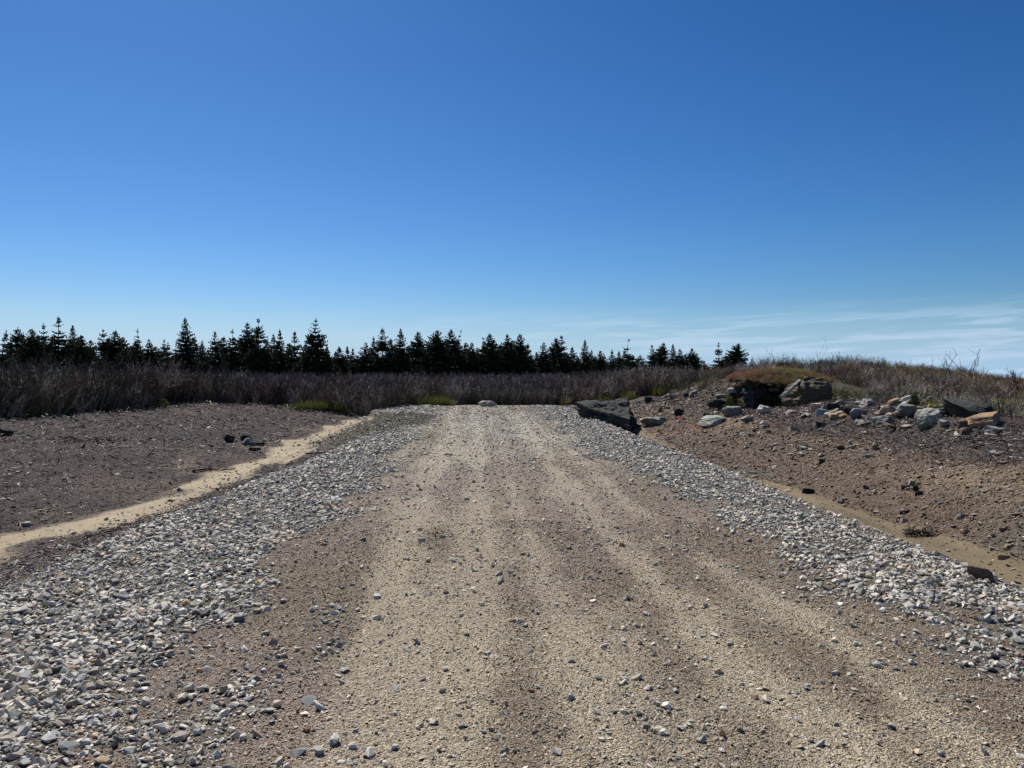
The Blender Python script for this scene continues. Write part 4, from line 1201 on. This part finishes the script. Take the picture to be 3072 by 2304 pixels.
# the standing slab with the hollow
pb = cast(2266, 1226)
D = pb.y + .25
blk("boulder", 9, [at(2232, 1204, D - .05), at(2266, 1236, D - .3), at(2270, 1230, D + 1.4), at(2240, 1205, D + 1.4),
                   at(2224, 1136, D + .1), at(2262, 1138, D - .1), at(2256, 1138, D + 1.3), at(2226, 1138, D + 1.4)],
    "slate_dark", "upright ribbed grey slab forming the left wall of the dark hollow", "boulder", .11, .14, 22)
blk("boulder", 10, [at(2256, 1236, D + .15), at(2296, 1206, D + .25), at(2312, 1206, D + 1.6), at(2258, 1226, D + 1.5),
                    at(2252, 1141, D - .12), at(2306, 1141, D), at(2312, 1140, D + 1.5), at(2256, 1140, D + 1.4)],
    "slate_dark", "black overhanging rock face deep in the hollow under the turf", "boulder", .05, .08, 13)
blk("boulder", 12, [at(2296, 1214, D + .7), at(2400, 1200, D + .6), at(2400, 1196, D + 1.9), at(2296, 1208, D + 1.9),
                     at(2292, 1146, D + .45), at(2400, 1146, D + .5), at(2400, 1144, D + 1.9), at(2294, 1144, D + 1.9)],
    "slate_dark", "dark rock block added to close off the back of the hollow below the turf", "boulder", .13, .1, 18)  # block added behind the gap so no bright ground shows and the hollow stays dark
for q_, (x_, y_, w_, m_) in enumerate([(2318, 1168, .34, "slate_grey"), (2346, 1188, .30, "pale_rock"), (2214, 1160, .42, "brown_rock"), (2208, 1186, .36, "slate_dark"), (2196, 1170, .3, "pale_rock")]):
    o = link("rock", cut_rock("rock_mesh", 500 + q_, w_, w_ * .8, w_ * .5, m_, cuts=9, sub=4, rough_=.06))
    o.location = at(x_, y_ + 8, D + (.15 if q_ < 2 else .3)); o.rotation_euler = (.1, .2 * (-1) ** q_, q_)
    tag(o, ["angular grey stone wedged under the turf, right part of the hollow", "pinkish stone leaning at the foot of the pale ridge, inside the hollow",
            "layered brown stone at the upper left of the upright ribbed slab", "dark stone low on the left side of the upright ribbed slab",
            "small pale stone on the rubble slope left of the upright ribbed slab"][q_], "rock", "rocks lying about the cleared ground")
# moss cushion and the green moss by the summit stone
p = cast(2828, 1234)
o = link("moss_cushion", cut_rock("moss_mesh", 341, 42 / F * p.y, .22, .12, "moss_cushion", cuts=3, sub=4, rough_=.04, sharp=.95))
o.location = (p.x, p.y + .1, p.z); tag(o, "yellow green moss cushion right of the rusty orange rock", "moss")

# turf cap over the hollow: a ragged sheet of peat with heath growing on it
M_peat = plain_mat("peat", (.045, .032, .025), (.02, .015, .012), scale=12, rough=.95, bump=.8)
turf = empty("turf_cap", tuple(at(2355, 1145, D + .8)))
tag(turf, "overhanging cap of orange and yellow green heath turf above the dark hollow", "turf")
bm = bmesh.new()
nx, ny = 44, 16
tv = {}
tw = []
for side in (0, 1):
    for j in range(ny):
        for i in range(nx):
            a = i / (nx - 1); b_ = j / (ny - 1)
            px = 2232 + 250 * a
            dY = D - .42 + 2.1 * b_ + .10 * math.sin(a * 19) + .06 * math.sin(a * 47)
            lo = np.interp(a, [0, .04, .15, .35, .6, .8, 1], [1134, 1142, 1146, 1152, 1148, 1143, 1146])
            hi = np.interp(a, [0, .03, .1, .3, .6, .85, 1], [1129, 1125, 1123, 1120, 1117, 1121, 1136])
            w_ = at(px, lo, D)
            zt = (lo - hi) / F * D * (1 - (2 * abs(b_ - .5)) ** 4 * .8)
            edge = min(1, 14 * a + .1, 6 * (1 - a) + .1) * min(1, 3.2 * min(b_, 1 - b_) + .05)
            z = w_.z + (zt * edge * (1 + .5 * mn.noise(Vector((px * .05, dY * 2.5, 3)))) if side else -.03 * edge + .20 * mn.noise(Vector((px * .07, dY * 3, 7))) - .06 * abs(mn.noise(Vector((px * .3, dY * 9, 2)))))
            rx = ray(px, lo)[0] * D
            v = bm.verts.new(Vector((rx, dY, z)) - turf.location)
            tv[(side, i, j)] = v
            if side: tw.append((rx, dY, z, a))
for j in range(ny - 1):
    for i in range(nx - 1):
        bm.faces.new([tv[(1, i, j)], tv[(1, i + 1, j)], tv[(1, i + 1, j + 1)], tv[(1, i, j + 1)]])
        bm.faces.new([tv[(0, i, j)], tv[(0, i, j + 1)], tv[(0, i + 1, j + 1)], tv[(0, i + 1, j)]])
for i in range(nx - 1):
    bm.faces.new([tv[(0, i, 0)], tv[(0, i + 1, 0)], tv[(1, i + 1, 0)], tv[(1, i, 0)]])
    bm.faces.new([tv[(0, i, ny - 1)], tv[(1, i, ny - 1)], tv[(1, i + 1, ny - 1)], tv[(0, i + 1, ny - 1)]])
for j in range(ny - 1):
    bm.faces.new([tv[(0, 0, j)], tv[(1, 0, j)], tv[(1, 0, j + 1)], tv[(0, 0, j + 1)]])
    bm.faces.new([tv[(0, nx - 1, j)], tv[(0, nx - 1, j + 1)], tv[(1, nx - 1, j + 1)], tv[(1, nx - 1, j)]])
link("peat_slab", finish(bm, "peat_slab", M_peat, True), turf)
tw = np.array(tw); k = RS.randint(0, len(tw), 2600); T = tw[k]
T[:, :3] += RS.normal(0, .07, (2600, 3)) * [1, 1, .9]
t_ = T[:, 3] + RS.normal(0, .12, 2600)
col = np.where((t_ < .36)[:, None], np.array([.21, .10, .04]), np.where((t_ < .85)[:, None], np.array([.2, .165, .035]), np.array([.2, .10, .04]))) * RS.uniform(.6, 1.25, (2600, 1))
so = scatter("heath_sprigs", LIB_LEAFY, T[:, :3] - np.array(turf.location), np.stack([RS.normal(0, .2, 2600), RS.normal(0, .2, 2600), RS.rand(2600) * 6.28], -1),
             np.repeat(RS.uniform(.08, .2, 2600)[:, None], 3, 1), col, 21, turf)

# ------------------------------------------------------------------ bushes and saplings that stand out
M_green = plain_mat("bush_leaves", (.11, .135, .03), (.05, .065, .018), scale=9, rough=.6, bump=0, trans=.3)
M_olive = plain_mat("olive_leaves", (.13, .13, .035), (.07, .075, .02), scale=9, rough=.6, bump=0, trans=.3)
M_bark = plain_mat("grey_bark", (.11, .095, .085), (.05, .042, .038), scale=25, rough=.75, bump=.4, stretch=(1, 1, .3))
M_dead = plain_mat("bleached_wood", (.42, .37, .31), (.22, .18, .15), scale=18, rough=.75, bump=.4, stretch=(1, 1, .25))
M_dkwood = plain_mat("dark_wood", (.07, .052, .043), (.035, .027, .023), scale=25, rough=.8, bump=.4)
def bush(px0, px1, pyt, pyb, label, mat, seed, dens=900, cat="bush"):
    p = cast((px0 + px1) / 2, pyb); D = p.y
    w = (px1 - px0) / F * D; h = (pyb - pyt) / F * D
    r = empty("green_bush", (p.x, p.y + w * .25, p.z)); tag(r, label, cat)
    rnd = random.Random(seed); bm = bmesh.new(); st = bmesh.new()
    for i in range(10):
        a = rnd.uniform(0, 6.28)
        pts = crooked((0, 0, 0), (math.cos(a) * w * .35, math.sin(a) * w * .35, h), h * .9, 4, rnd, .15)
        tube_into(st, pts, [.008, .007, .005, .004, .002], 3)
    for i in range(dens):
        a = rnd.uniform(0, 6.28); q = math.sqrt(rnd.random()); z = rnd.random()
        rad = w * .5 * q * (1 - .75 * z ** 1.6) * (1 + .7 * mn.noise(Vector((math.cos(a), math.sin(a), z * 2 + seed))))
        c_ = Vector((math.cos(a) * rad, math.sin(a) * rad, h * z * (1 + .2 * mn.noise(Vector((a, z, seed))))))
        d = Vector((rnd.gauss(0, .5), rnd.gauss(0, .5), 1)).normalized() * rnd.uniform(.04, .09)
        s_ = d.orthogonal().normalized() * rnd.uniform(.006, .014)
        v = [bm.verts.new(x_) for x_ in (c_ - s_, c_ + s_, c_ + d)]
        bm.faces.new(v)
    link("stems", finish(st, "bush_stems", M_bark), r); link("foliage", finish(bm, "bush_foliage", mat), r)
bush(2168, 2236, 1180, 1226, "fresh green bush between the rounded grey boulder and the dark hollow", M_green, 1, 1600)
bush(922, 990, 1192, 1232, "bright green grassy bush at the edge of the thicket beside the sand streak", M_green, 2, 2600)
bush(464, 505, 1200, 1226, "small olive bush at the foot of the dark stems on the left", M_olive, 3, 600)
bush(2296, 2346, 1196, 1222, "olive green tuft growing right beside the white lump", M_olive, 4, 900)
bush(2728, 2766, 1190, 1218, "small green tuft among the stones below the summit stone", M_green, 5, 500)
bush(2740, 2760, 1462, 1476, "tiny green tuft on the black stone of the bank slope", M_green, 6, 150)

def sapling(px, pyb, pyt, label, seed, mat, stems=1, spread=.1, lean=0.0, Y=None, r0=.009, kids=(5, 3), name="sapling", cat="sapling"):
    p = cast(px, pyb) if Y is None else at(px, pyb, Y)
    if Y is not None: p.z = hz(p.x, p.y)
    h = topz(pyt, p.y) - p.z
    me = shrub_mesh("sapling_mesh", seed, mat, h * 1.12, stems, spread, r0, kids, .0025, lean)
    o = link(name, me); o.location = p
    return tag(o, label, cat, "bare saplings and bushes standing out of the scrub")
sapling(2878, 1222, 1072, "tallest bare sapling of the rock pile, forked near its tip against the sky", 71, M_bark, 3, .12, .05, Y=15.5, r0=.012)
sapling(2858, 1228, 1085, "thin bare sapling left of the tallest one, curving left at its tip", 72, M_bark, 2, .16, -.18, Y=15.2)
sapling(3038, 1262, 1125, "straight dark stem rising near the right edge behind the tan slab", 73, M_dkwood, 1, .03, .0, Y=13.2, kids=(2, 2))
sapling(2990, 1262, 1145, "dark arching stems leaning left over the big dark green slab", 74, M_dkwood, 3, .3, -.45, Y=13.8, kids=(4, 3))
sapling(2945, 1240, 1150, "pale dead branches fanning up behind the big dark green slab", 75, M_dead, 4, .5, .1, Y=15.6, kids=(4, 3))
sapling(2830, 1238, 1160, "single bleached crooked stem left of the big dark green slab", 76, M_dead, 1, .05, -.05, Y=14.6, r0=.014, kids=(3, 1))
sapling(2402, 1112, 1030, "long whip like stem leaning left on the skyline above the turf cap", 77, M_bark, 1, .05, -.3, Y=29, kids=(3, 2))
sapling(2424, 1110, 1033, "long whip like stem leaning right on the skyline above the turf cap", 78, M_bark, 1, .05, .4, Y=29, kids=(3, 2))
sapling(2452, 1110, 1031, "upright pair of thin whips on the skyline right of the leaning ones", 79, M_bark, 2, .06, .1, Y=29, kids=(2, 2))
sapling(2500, 1100, 1063, "twiggy round headed bush breaking the hill skyline", 80, M_bark, 12, .6, .0, Y=31, kids=(5, 4), name="bare_bush", cat="bush")
sapling(2345, 1110, 1048, "tall twiggy bush on the skyline left of the long whips", 81, M_bark, 9, .4, .0, Y=29.5, kids=(5, 3), name="bare_bush", cat="bush")
sapling(2640, 1115, 1080, "small twiggy bush on the hill skyline above the rock pile", 82, M_bark, 10, .6, .0, Y=28, kids=(5, 3), name="bare_bush", cat="bush")
sapling(3060, 1180, 1112, "bushy dark shrub cut by the right edge of the picture on the skyline", 83, M_dkwood, 12, .6, .0, Y=22, kids=(6, 4), name="bare_bush", cat="bush")
sapling(2506, 1200, 1145, "reddish leafless bush right of the mossy boulder", 84, M_dkwood, 9, .5, .0, Y=21.5, kids=(5, 3), name="bare_bush", cat="bush")
sapling(2612, 1200, 1163, "small pale twiggy clump above the rock pile's left part", 85, M_dead, 7, .6, .0, Y=18.5, kids=(4, 2), name="bare_bush", cat="bush")
# dark trunks in the front of the thicket on the left
for i, (px, pyb, pyt, ln, st, lab) in enumerate([
    (245, 1238, 1088, -.12, 3, "forked dark alder stems at the front of the thicket, tallest on the left"),
    (165, 1244, 1100, -.4, 3, "dark alder leaning left from a stump at the thicket edge"),
    (352, 1236, 1095, .15, 4, "dark alder with upswept twigs just right of the bleached stick"),
    (400, 1232, 1100, -.1, 3, "slender dark alder second to the right of the bleached stick"),
    (100, 1256, 1105, .25, 5, "purplish many stemmed alder near the left edge of the thicket"),
    (20, 1262, 1098, .0, 5, "many stemmed purplish alder cut by the left edge"),
    (470, 1226, 1105, .1, 4, "grey alder behind the small olive bush"),
    (660, 1216, 1118, .0, 4, "grey stemmed bush in the thicket above the group of mulch stones"),
    (840, 1218, 1128, .0, 5, "brown stemmed bush at the thicket edge left of the bright green bush"),
    (1060, 1226, 1140, -.1, 5, "dark stemmed bush at the thicket edge right of the bright green bush")]):
    sapling(px, pyb, pyt, lab, 90 + i, M_dkwood, st, .28, ln, r0=.026, kids=(7, 4), name="alder_bush", cat="bush")

# ------------------------------------------------------------------ sticks, logs, litter
def stick(pts, r, mat, label, name="fallen_branch", cat="branch", lift=.0, side=True, seed=1):
    rnd = random.Random(seed)
    W_ = [cast(x_, y_) for x_, y_ in pts]
    o0 = W_[0].copy()
    Q = []
    for a, b_ in zip(W_[:-1], W_[1:]):
        for k in range(3): Q.append(a.lerp(b_, k / 3))
    Q.append(W_[-1])
    Q = [Vector((q.x, q.y, hz(q.x, q.y) + r * .8 + lift + rnd.uniform(0, r))) - o0 for q in Q]
    bm = bmesh.new()
    n_ = len(Q)
    tube_into(bm, Q, [r * (1 - .55 * k / n_) * rnd.uniform(.85, 1.15) for k in range(n_)], 6, True)
    if side:
        for k in range(2):
            i = rnd.randint(1, n_ - 2)
            d = (Q[i + 1] - Q[i]).normalized() + Vector((rnd.gauss(0, .6), rnd.gauss(0, .6), .35))
            tube_into(bm, crooked(Q[i], d, (Q[-1] - Q[0]).length * rnd.uniform(.15, .3), 3, rnd, .2), [r * .5, r * .4, r * .3, r * .15], 4, True)
    o = link(name, finish(bm, "branch_mesh", mat, True)); o.location = o0
    return tag(o, label, cat)
stick([(579, 1418), (625, 1411), (665, 1416), (706, 1408)], .022, M_dkwood, "crooked dark branch lying along the upper edge of the sand streak", seed=1)
stick([(918, 1366), (950, 1362), (980, 1359)], .022, M_dkwood, "short straight dark branch on the sand right of the crooked one", side=False, seed=2)
stick([(540, 1277), (552, 1287), (565, 1297)], .016, M_dead, "short bleached stick left of the black square stone", side=False, seed=3)
stick([(520, 1338), (545, 1326), (565, 1317), (612, 1304)], .014, M_dead, "long thin bleached stick pointing at the black square stone", seed=4)
stick([(206, 1333), (222, 1315), (232, 1306)], .012, M_dead, "thin curved twig at the left of the brown root tangle", side=False, seed=5)
stick([(255, 1312), (290, 1326), (335, 1331)], .014, M_dead, "pale root lying across the brown root tangle", seed=6)
stick([(285, 1333), (305, 1340), (320, 1346)], .012, M_dead, "short root below the root tangle's pale root", side=False, seed=7)
stick([(196, 1432), (201, 1442), (205, 1454)], .009, M_dead, "small bleached twig standing in the mulch on the left", lift=.03, side=False, seed=8)
stick([(626, 1354), (633, 1360), (640, 1367)], .013, M_dead, "short bleached chip of wood below the black square stone", side=False, seed=9)
stick([(330, 1224), (344, 1236), (358, 1247)], .030, M_dead, "bleached stick at the foot of the left thicket", lift=.04, side=False, seed=10)
stick([(436, 1236), (465, 1232), (500, 1226)], .02, M_dead, "thin pale pole lying at the thicket edge below the small olive bush", side=False, seed=11)
stick([(1736, 1833), (1765, 1835), (1792, 1836)], .004, M_dead, "thin straw coloured stick on the road right of centre", side=False, seed=12)
stick([(96, 2191), (118, 2180), (134, 2174)], .0022, M_dead, "straw coloured stem among the gravel in the lower left corner", side=False, seed=13)
stick([(278, 1670), (300, 1652), (318, 1636)], .006, M_dkwood, "thin dark twig on the soil between sand streak and gravel", side=False, seed=14)
stick([(700, 1462), (712, 1456), (722, 1460), (728, 1464)], .008, M_dkwood, "small looped root at the border of sand and gravel", side=False, seed=15)
for i, (pts, lab) in enumerate([
    ([(2860, 1318), (2930, 1322), (3000, 1326), (3072, 1330)], "long grey branch reaching out of the right edge, uppermost of the brush heap"),
    ([(2848, 1336), (2900, 1328), (2960, 1318), (3010, 1312)], "grey branch slanting up to the right across the brush heap"),
    ([(2900, 1346), (2960, 1341), (3030, 1344), (3072, 1350)], "lower grey branch of the brush heap by the right edge"),
    ([(2955, 1310), (3000, 1314), (3050, 1308)], "curved pale branch at the top of the brush heap"),
    ([(2630, 1296), (2665, 1288), (2690, 1280)], "thin pale stick leaning below the dark slate boulder"),
    ([(2665, 1302), (2690, 1286), (2712, 1268)], "pale stick slanting between slate boulder and largest pale boulder"),
    ([(2690, 1296), (2715, 1278), (2733, 1262)], "second pale stick slanting left of the largest pale boulder"),
    ([(2325, 1250), (2345, 1240), (2352, 1232)], "forked pale twig on the soil below the mossy boulder"),
    ([(2326, 1230), (2336, 1220), (2344, 1211)], "short pale stick leaning against the mossy boulder's foot")]):
    stick(pts, .014, M_dead if i in (3, 4, 5, 6, 7, 8) else M_bark, lab, seed=30 + i, lift=.02)
# root tangle on the mulch
def tangle(name, px0, px1, pyc, hgt, n_, mat, label, cat, seed, r=.006):
    rnd = random.Random(seed); a = cast(px0, pyc); b_ = cast(px1, pyc); o0 = a.lerp(b_, .5)
    L_ = (b_ - a).length
    bm = bmesh.new()
    for i in range(n_):
        t = rnd.uniform(-.5, .5); q = Vector((t * L_, rnd.gauss(0, .16) * L_ * .4, abs(rnd.gauss(0, .4)) * hgt * (1 - 1.6 * t * t)))
        pts = crooked(q, (rnd.gauss(0, 1), rnd.gauss(0, .6), rnd.gauss(0, .3)), L_ * rnd.uniform(.12, .3), 4, rnd, .4)
        for w_ in pts: w_.z = max(.004, min(w_.z, hgt))
        tube_into(bm, pts, [r * rnd.uniform(.6, 1.3)] * 4 + [r * .4], 3)
    o = empty(name, o0); tag(o, label, cat)
    link("twigs", finish(bm, "twig_mesh", mat), o)
    return o, L_
tangle("root_tangle", 222, 375, 1326, .12, 70, M_dkwood, "tangle of dark roots spread on the mulch near the left edge", "roots", 3, .008)
br, L_ = tangle("brushwood_bundle", 2712, 2800, 1607, .16, 170, M_dkwood, "bundle of dark brushwood with pale stems lying in the sandy ditch", "brushwood", 4, .0045)
rnd = random.Random(8)
for k in range(4):
    bm = bmesh.new()
    pts = crooked((L_ * .2, rnd.uniform(-.05, .05), .03 + .03 * k), (1, rnd.uniform(-.15, .15), .08), L_ * rnd.uniform(.55, .75), 6, rnd, .12)
    for w_ in pts: w_.z = max(.01, w_.z)
    tube_into(bm, pts, [.0045, .005, .0055, .006, .0065, .006, .004], 5, True)
    link("stem", finish(bm, "stem_mesh", M_dead, True), br)
# small stumps at the edge of the thicket
def stump(px, py, r, h, label, seed):
    p = cast(px, py); rnd = random.Random(seed)
    bm = bmesh.new(); pts = [(0, 0, -.05), (.01, 0, h * .5), (.03, 0, h)]
    tube_into(bm, pts, [r * 1.25, r, r * .9], 11, True)
    for k in range(5):
        a = k * 1.25 + rnd.uniform(-.3, .3)
        tube_into(bm, [(math.cos(a) * r * .6, math.sin(a) * r * .6, h * .3), (math.cos(a) * r * 1.8, math.sin(a) * r * 1.8, .04), (math.cos(a) * r * 2.8, math.sin(a) * r * 2.8, -.03)], [r * .35, r * .25, r * .1], 5, True)
    o = link("stump", finish(bm, "stump_mesh", M_dkwood)); o.location = p
    tag(o, label, "stump")
stump(172, 1247, .16, .25, "low dark stump under the leaning alder at the left thicket edge", 1)
stump(60, 1262, .12, .15, "small dark stump near the left end of the thicket edge", 2)
# red and orange scrap
M_red = plain_mat("red_scrap", (.65, .06, .03), (.5, .04, .02), scale=9, rough=.5, bump=.1)
M_orange = plain_mat("orange_scrap", (.55, .17, .04), (.4, .1, .03), scale=9, rough=.6, bump=.1)
p = cast(2034, 1262)
r = empty("torn_scrap", p); tag(r, "crumpled bright red and orange scrap lying below the small black hump shaped stone", "litter")
for j, (mt, dx, nm) in enumerate([(M_red, -.03, "red_piece"), (M_orange, .16, "orange_piece")]):
    rnd = random.Random(j + 3); bm = bmesh.new(); V = {}
    for a in range(6):
        for b_ in range(5):
            V[a, b_] = bm.verts.new((dx * .8 + (a - 2.5) * .03, (b_ - 2) * .035, .05 + abs(rnd.gauss(0, .035))))
    for a in range(5):
        for b_ in range(4):
            bm.faces.new((V[a, b_], V[a + 1, b_], V[a + 1, b_ + 1], V[a, b_ + 1]))
    bmesh.ops.solidify(bm, geom=bm.faces[:], thickness=.004)
    link(nm, finish(bm, "scrap_mesh", mt), r)

# ------------------------------------------------------------------ single stones of the road, bank and verge
STM = []
for i, c_ in enumerate([(.52, .52, .5), (.40, .40, .38), (.27, .275, .27), (.44, .37, .31), (.58, .55, .49), (.30, .22, .15), (.13, .13, .135), (.44, .33, .2), (.36, .17, .08)]):
    STM.append(rock_mat("single_stone_%d" % i, c_, tuple(k * .55 for k in c_), rough=.75, scale=14, bump=.3))
SHAPES = {}
for mi, m in enumerate(STM):
    for k in range(4):
        SHAPES[mi, k] = hull_stone("stone_piece", 700 + mi * 10 + k, m, (1, [.8, .65, .9, .7][k], [.5, .38, .62, .45][k]), 17)
SR = random.Random(99)
def single(parent, x, y, w, mi=None, k=None, yaw=None, flat=1.0):
    mi = SR.choices(range(9), [16, 18, 13, 14, 10, 7, 6, 5, 1])[0] if mi is None else mi
    k = SR.randrange(4) if k is None else k
    o = link("stone", SHAPES[mi, k], parent)
    s = w
    zz = hz(x, y)
    o.location = (x, y, zz + s * .5 * .5 * flat * .55)
    o.rotation_euler = (SR.gauss(0, .2), SR.gauss(0, .2), SR.uniform(0, 6.28) if yaw is None else yaw)
    o.scale = (s, s, s * flat)
    return o
SPECIAL = [  # photo boxes of the stones one notices first: x0,y0,x1,y1,colour
 (38, 1817, 97, 1849, 4), (50, 2053, 106, 2093, 5), (280, 2270, 339, 2303, 7), (322, 2211, 362, 2256, 6), (45, 2007, 108, 2048, 0),
 (0, 2188, 38, 2224, 2), (122, 2193, 186, 2229, 0), (170, 2225, 244, 2258, 2), (400, 1827, 443, 1856, 5), (362, 1822, 398, 1846, 3),
 (267, 1878, 298, 1905, 2), (308, 1866, 334, 1898, 2), (904, 2179, 936, 2204, 8), (205, 1893, 250, 1930, 1), (222, 2044, 258, 2076, 1),
 (238, 2080, 284, 2098, 0), (330, 2046, 374, 2064, 1), (415, 2042, 458, 2066, 1), (388, 1902, 432, 1932, 2), (450, 1848, 480, 1872, 2),
 (592, 1785, 626, 1799, 0), (678, 1762, 716, 1788, 0), (460, 1955, 500, 1970, 3), (345, 2024, 384, 2045, 1), (240, 1935, 296, 1968, 1),
 (0, 2228, 34, 2258, 1), (45, 2278, 106, 2304, 1), (178, 2274, 214, 2304, 4), (112, 2148, 146, 2174, 4), (336, 1778, 398, 1812, 2),
 (678, 1870, 712, 1886, 6), (1044, 2080, 1060, 2092, 7), (1657, 1806, 1679, 1822, 0), (1864, 1790, 1889, 1806, 0), (1926, 2057, 1966, 2077, 4),
 (1798, 1866, 1828, 1880, 7), (1822, 1876, 1842, 1888, 0), (2122, 1899, 2160, 1916, 4), (1523, 1967, 1543, 1983, 7), (1688, 1666, 1704, 1674, 0),
 (1785, 2030, 1808, 2044, 6), (1576, 1950, 1600, 1960, 2), (2212, 2045, 2236, 2062, 4), (1243, 1952, 1262, 1964, 2), (1448, 1952, 1476, 1966, 0),
 (1370, 2172, 1395, 2190, 2), (1436, 2192, 1462, 2204, 2), (1462, 2182, 1488, 2200, 7), (1488, 2200, 1510, 2212, 1), (1812, 2188, 1832, 2206, 0),
 (1830, 2132, 1856, 2146, 6), (2022, 2180, 2060, 2196, 1), (1650, 1742, 1672, 1750, 3), (2022, 2268, 2050, 2282, 1), (1270, 1776, 1296, 1788, 3),
 (868, 2250, 920, 2275, 2), (900, 2100, 960, 2118, 2), (684, 2002, 716, 2020, 3), (600, 2000, 640, 2018, 1), (1010, 2000, 1060, 2022, 1),
 (620, 2060, 650, 2075, 3), (520, 2128, 540, 2142, 6), (800, 2160, 830, 2176, 1), (736, 1690, 768, 1704, 0), (560, 1740, 600, 1762, 1)]
nr = 0
for x0, y0, x1, y1, mi in SPECIAL:
    p = cast((x0 + x1) / 2, (y0 + y1 * 2) / 3); w = (x1 - x0) / F * p.y * 1.05
    single(road, p.x, p.y, w, mi, flat=min(1.3, .85 * (y1 - y0) / (x1 - x0) * 1.7)); nr += 1
while nr < 298:
    Yv = 2.9 * (11 / 2.9) ** SR.random(); Xv = SR.uniform(-4.6, 4.0)
    u = Xv - float(cx(Yv))
    if abs(Xv / Yv) > .72 or u < -3.7 or u > 3.95: continue
    ga = float(gravel_amount(np.array([Xv]), np.array([Yv]))[0])
    if SR.random() > ga + .06: continue
    single(road, Xv, Yv, SR.uniform(.055, .095) * (1 if ga > .5 else .55)); nr += 1
for q in range(112):
    px = SR.uniform(2400, 2880); py = SR.uniform(1192, 1254) if q < 62 else SR.uniform(1240, 1290)
    if q > 84: px = SR.uniform(1930, 2240); py = SR.uniform(1184, 1222)
    p = cast(px, py)
    if p.y > 34: continue
    o = single(bank, p.x, p.y, SR.uniform(.14, .42), SR.choices(range(9), [8, 12, 20, 22, 4, 16, 12, 6, 1])[0], flat=SR.uniform(.6, 1.1))
nb = 0
while nb < 185:
    Yv = 6 * (30 / 6.) ** SR.random(); u = SR.uniform(4.9, 8.8); Xv = u + float(cx(Yv))
    if Xv / Yv > .70: continue
    if float(ditch_amount(np.array([Xv]), np.array([Yv]))[0]) > .4 and SR.random() > .08: continue
    single(bank, Xv, Yv, SR.choice((SR.uniform(.05, .09), SR.uniform(.08, .15))) * (1 + Yv * .02), SR.choices(range(9), [8, 8, 14, 26, 8, 22, 8, 10, 1])[0], flat=SR.uniform(.5, 1)); nb += 1
nv = 0
while nv < 150:
    Yv = 6 * (32 / 6.) ** SR.random(); u = SR.uniform(-18, -3.9); Xv = u + float(cx(Yv))
    if Xv / Yv < -.70: continue
    if float(sand_amount(np.array([Xv]), np.array([Yv]))[0]) > .4 and SR.random() > .1: continue
    single(verge, Xv, Yv, SR.uniform(.05, .10) * (1 + Yv * .02), SR.choices(range(9), [6, 5, 10, 26, 6, 30, 8, 10, 1])[0], flat=SR.uniform(.35, .8)); nv += 1
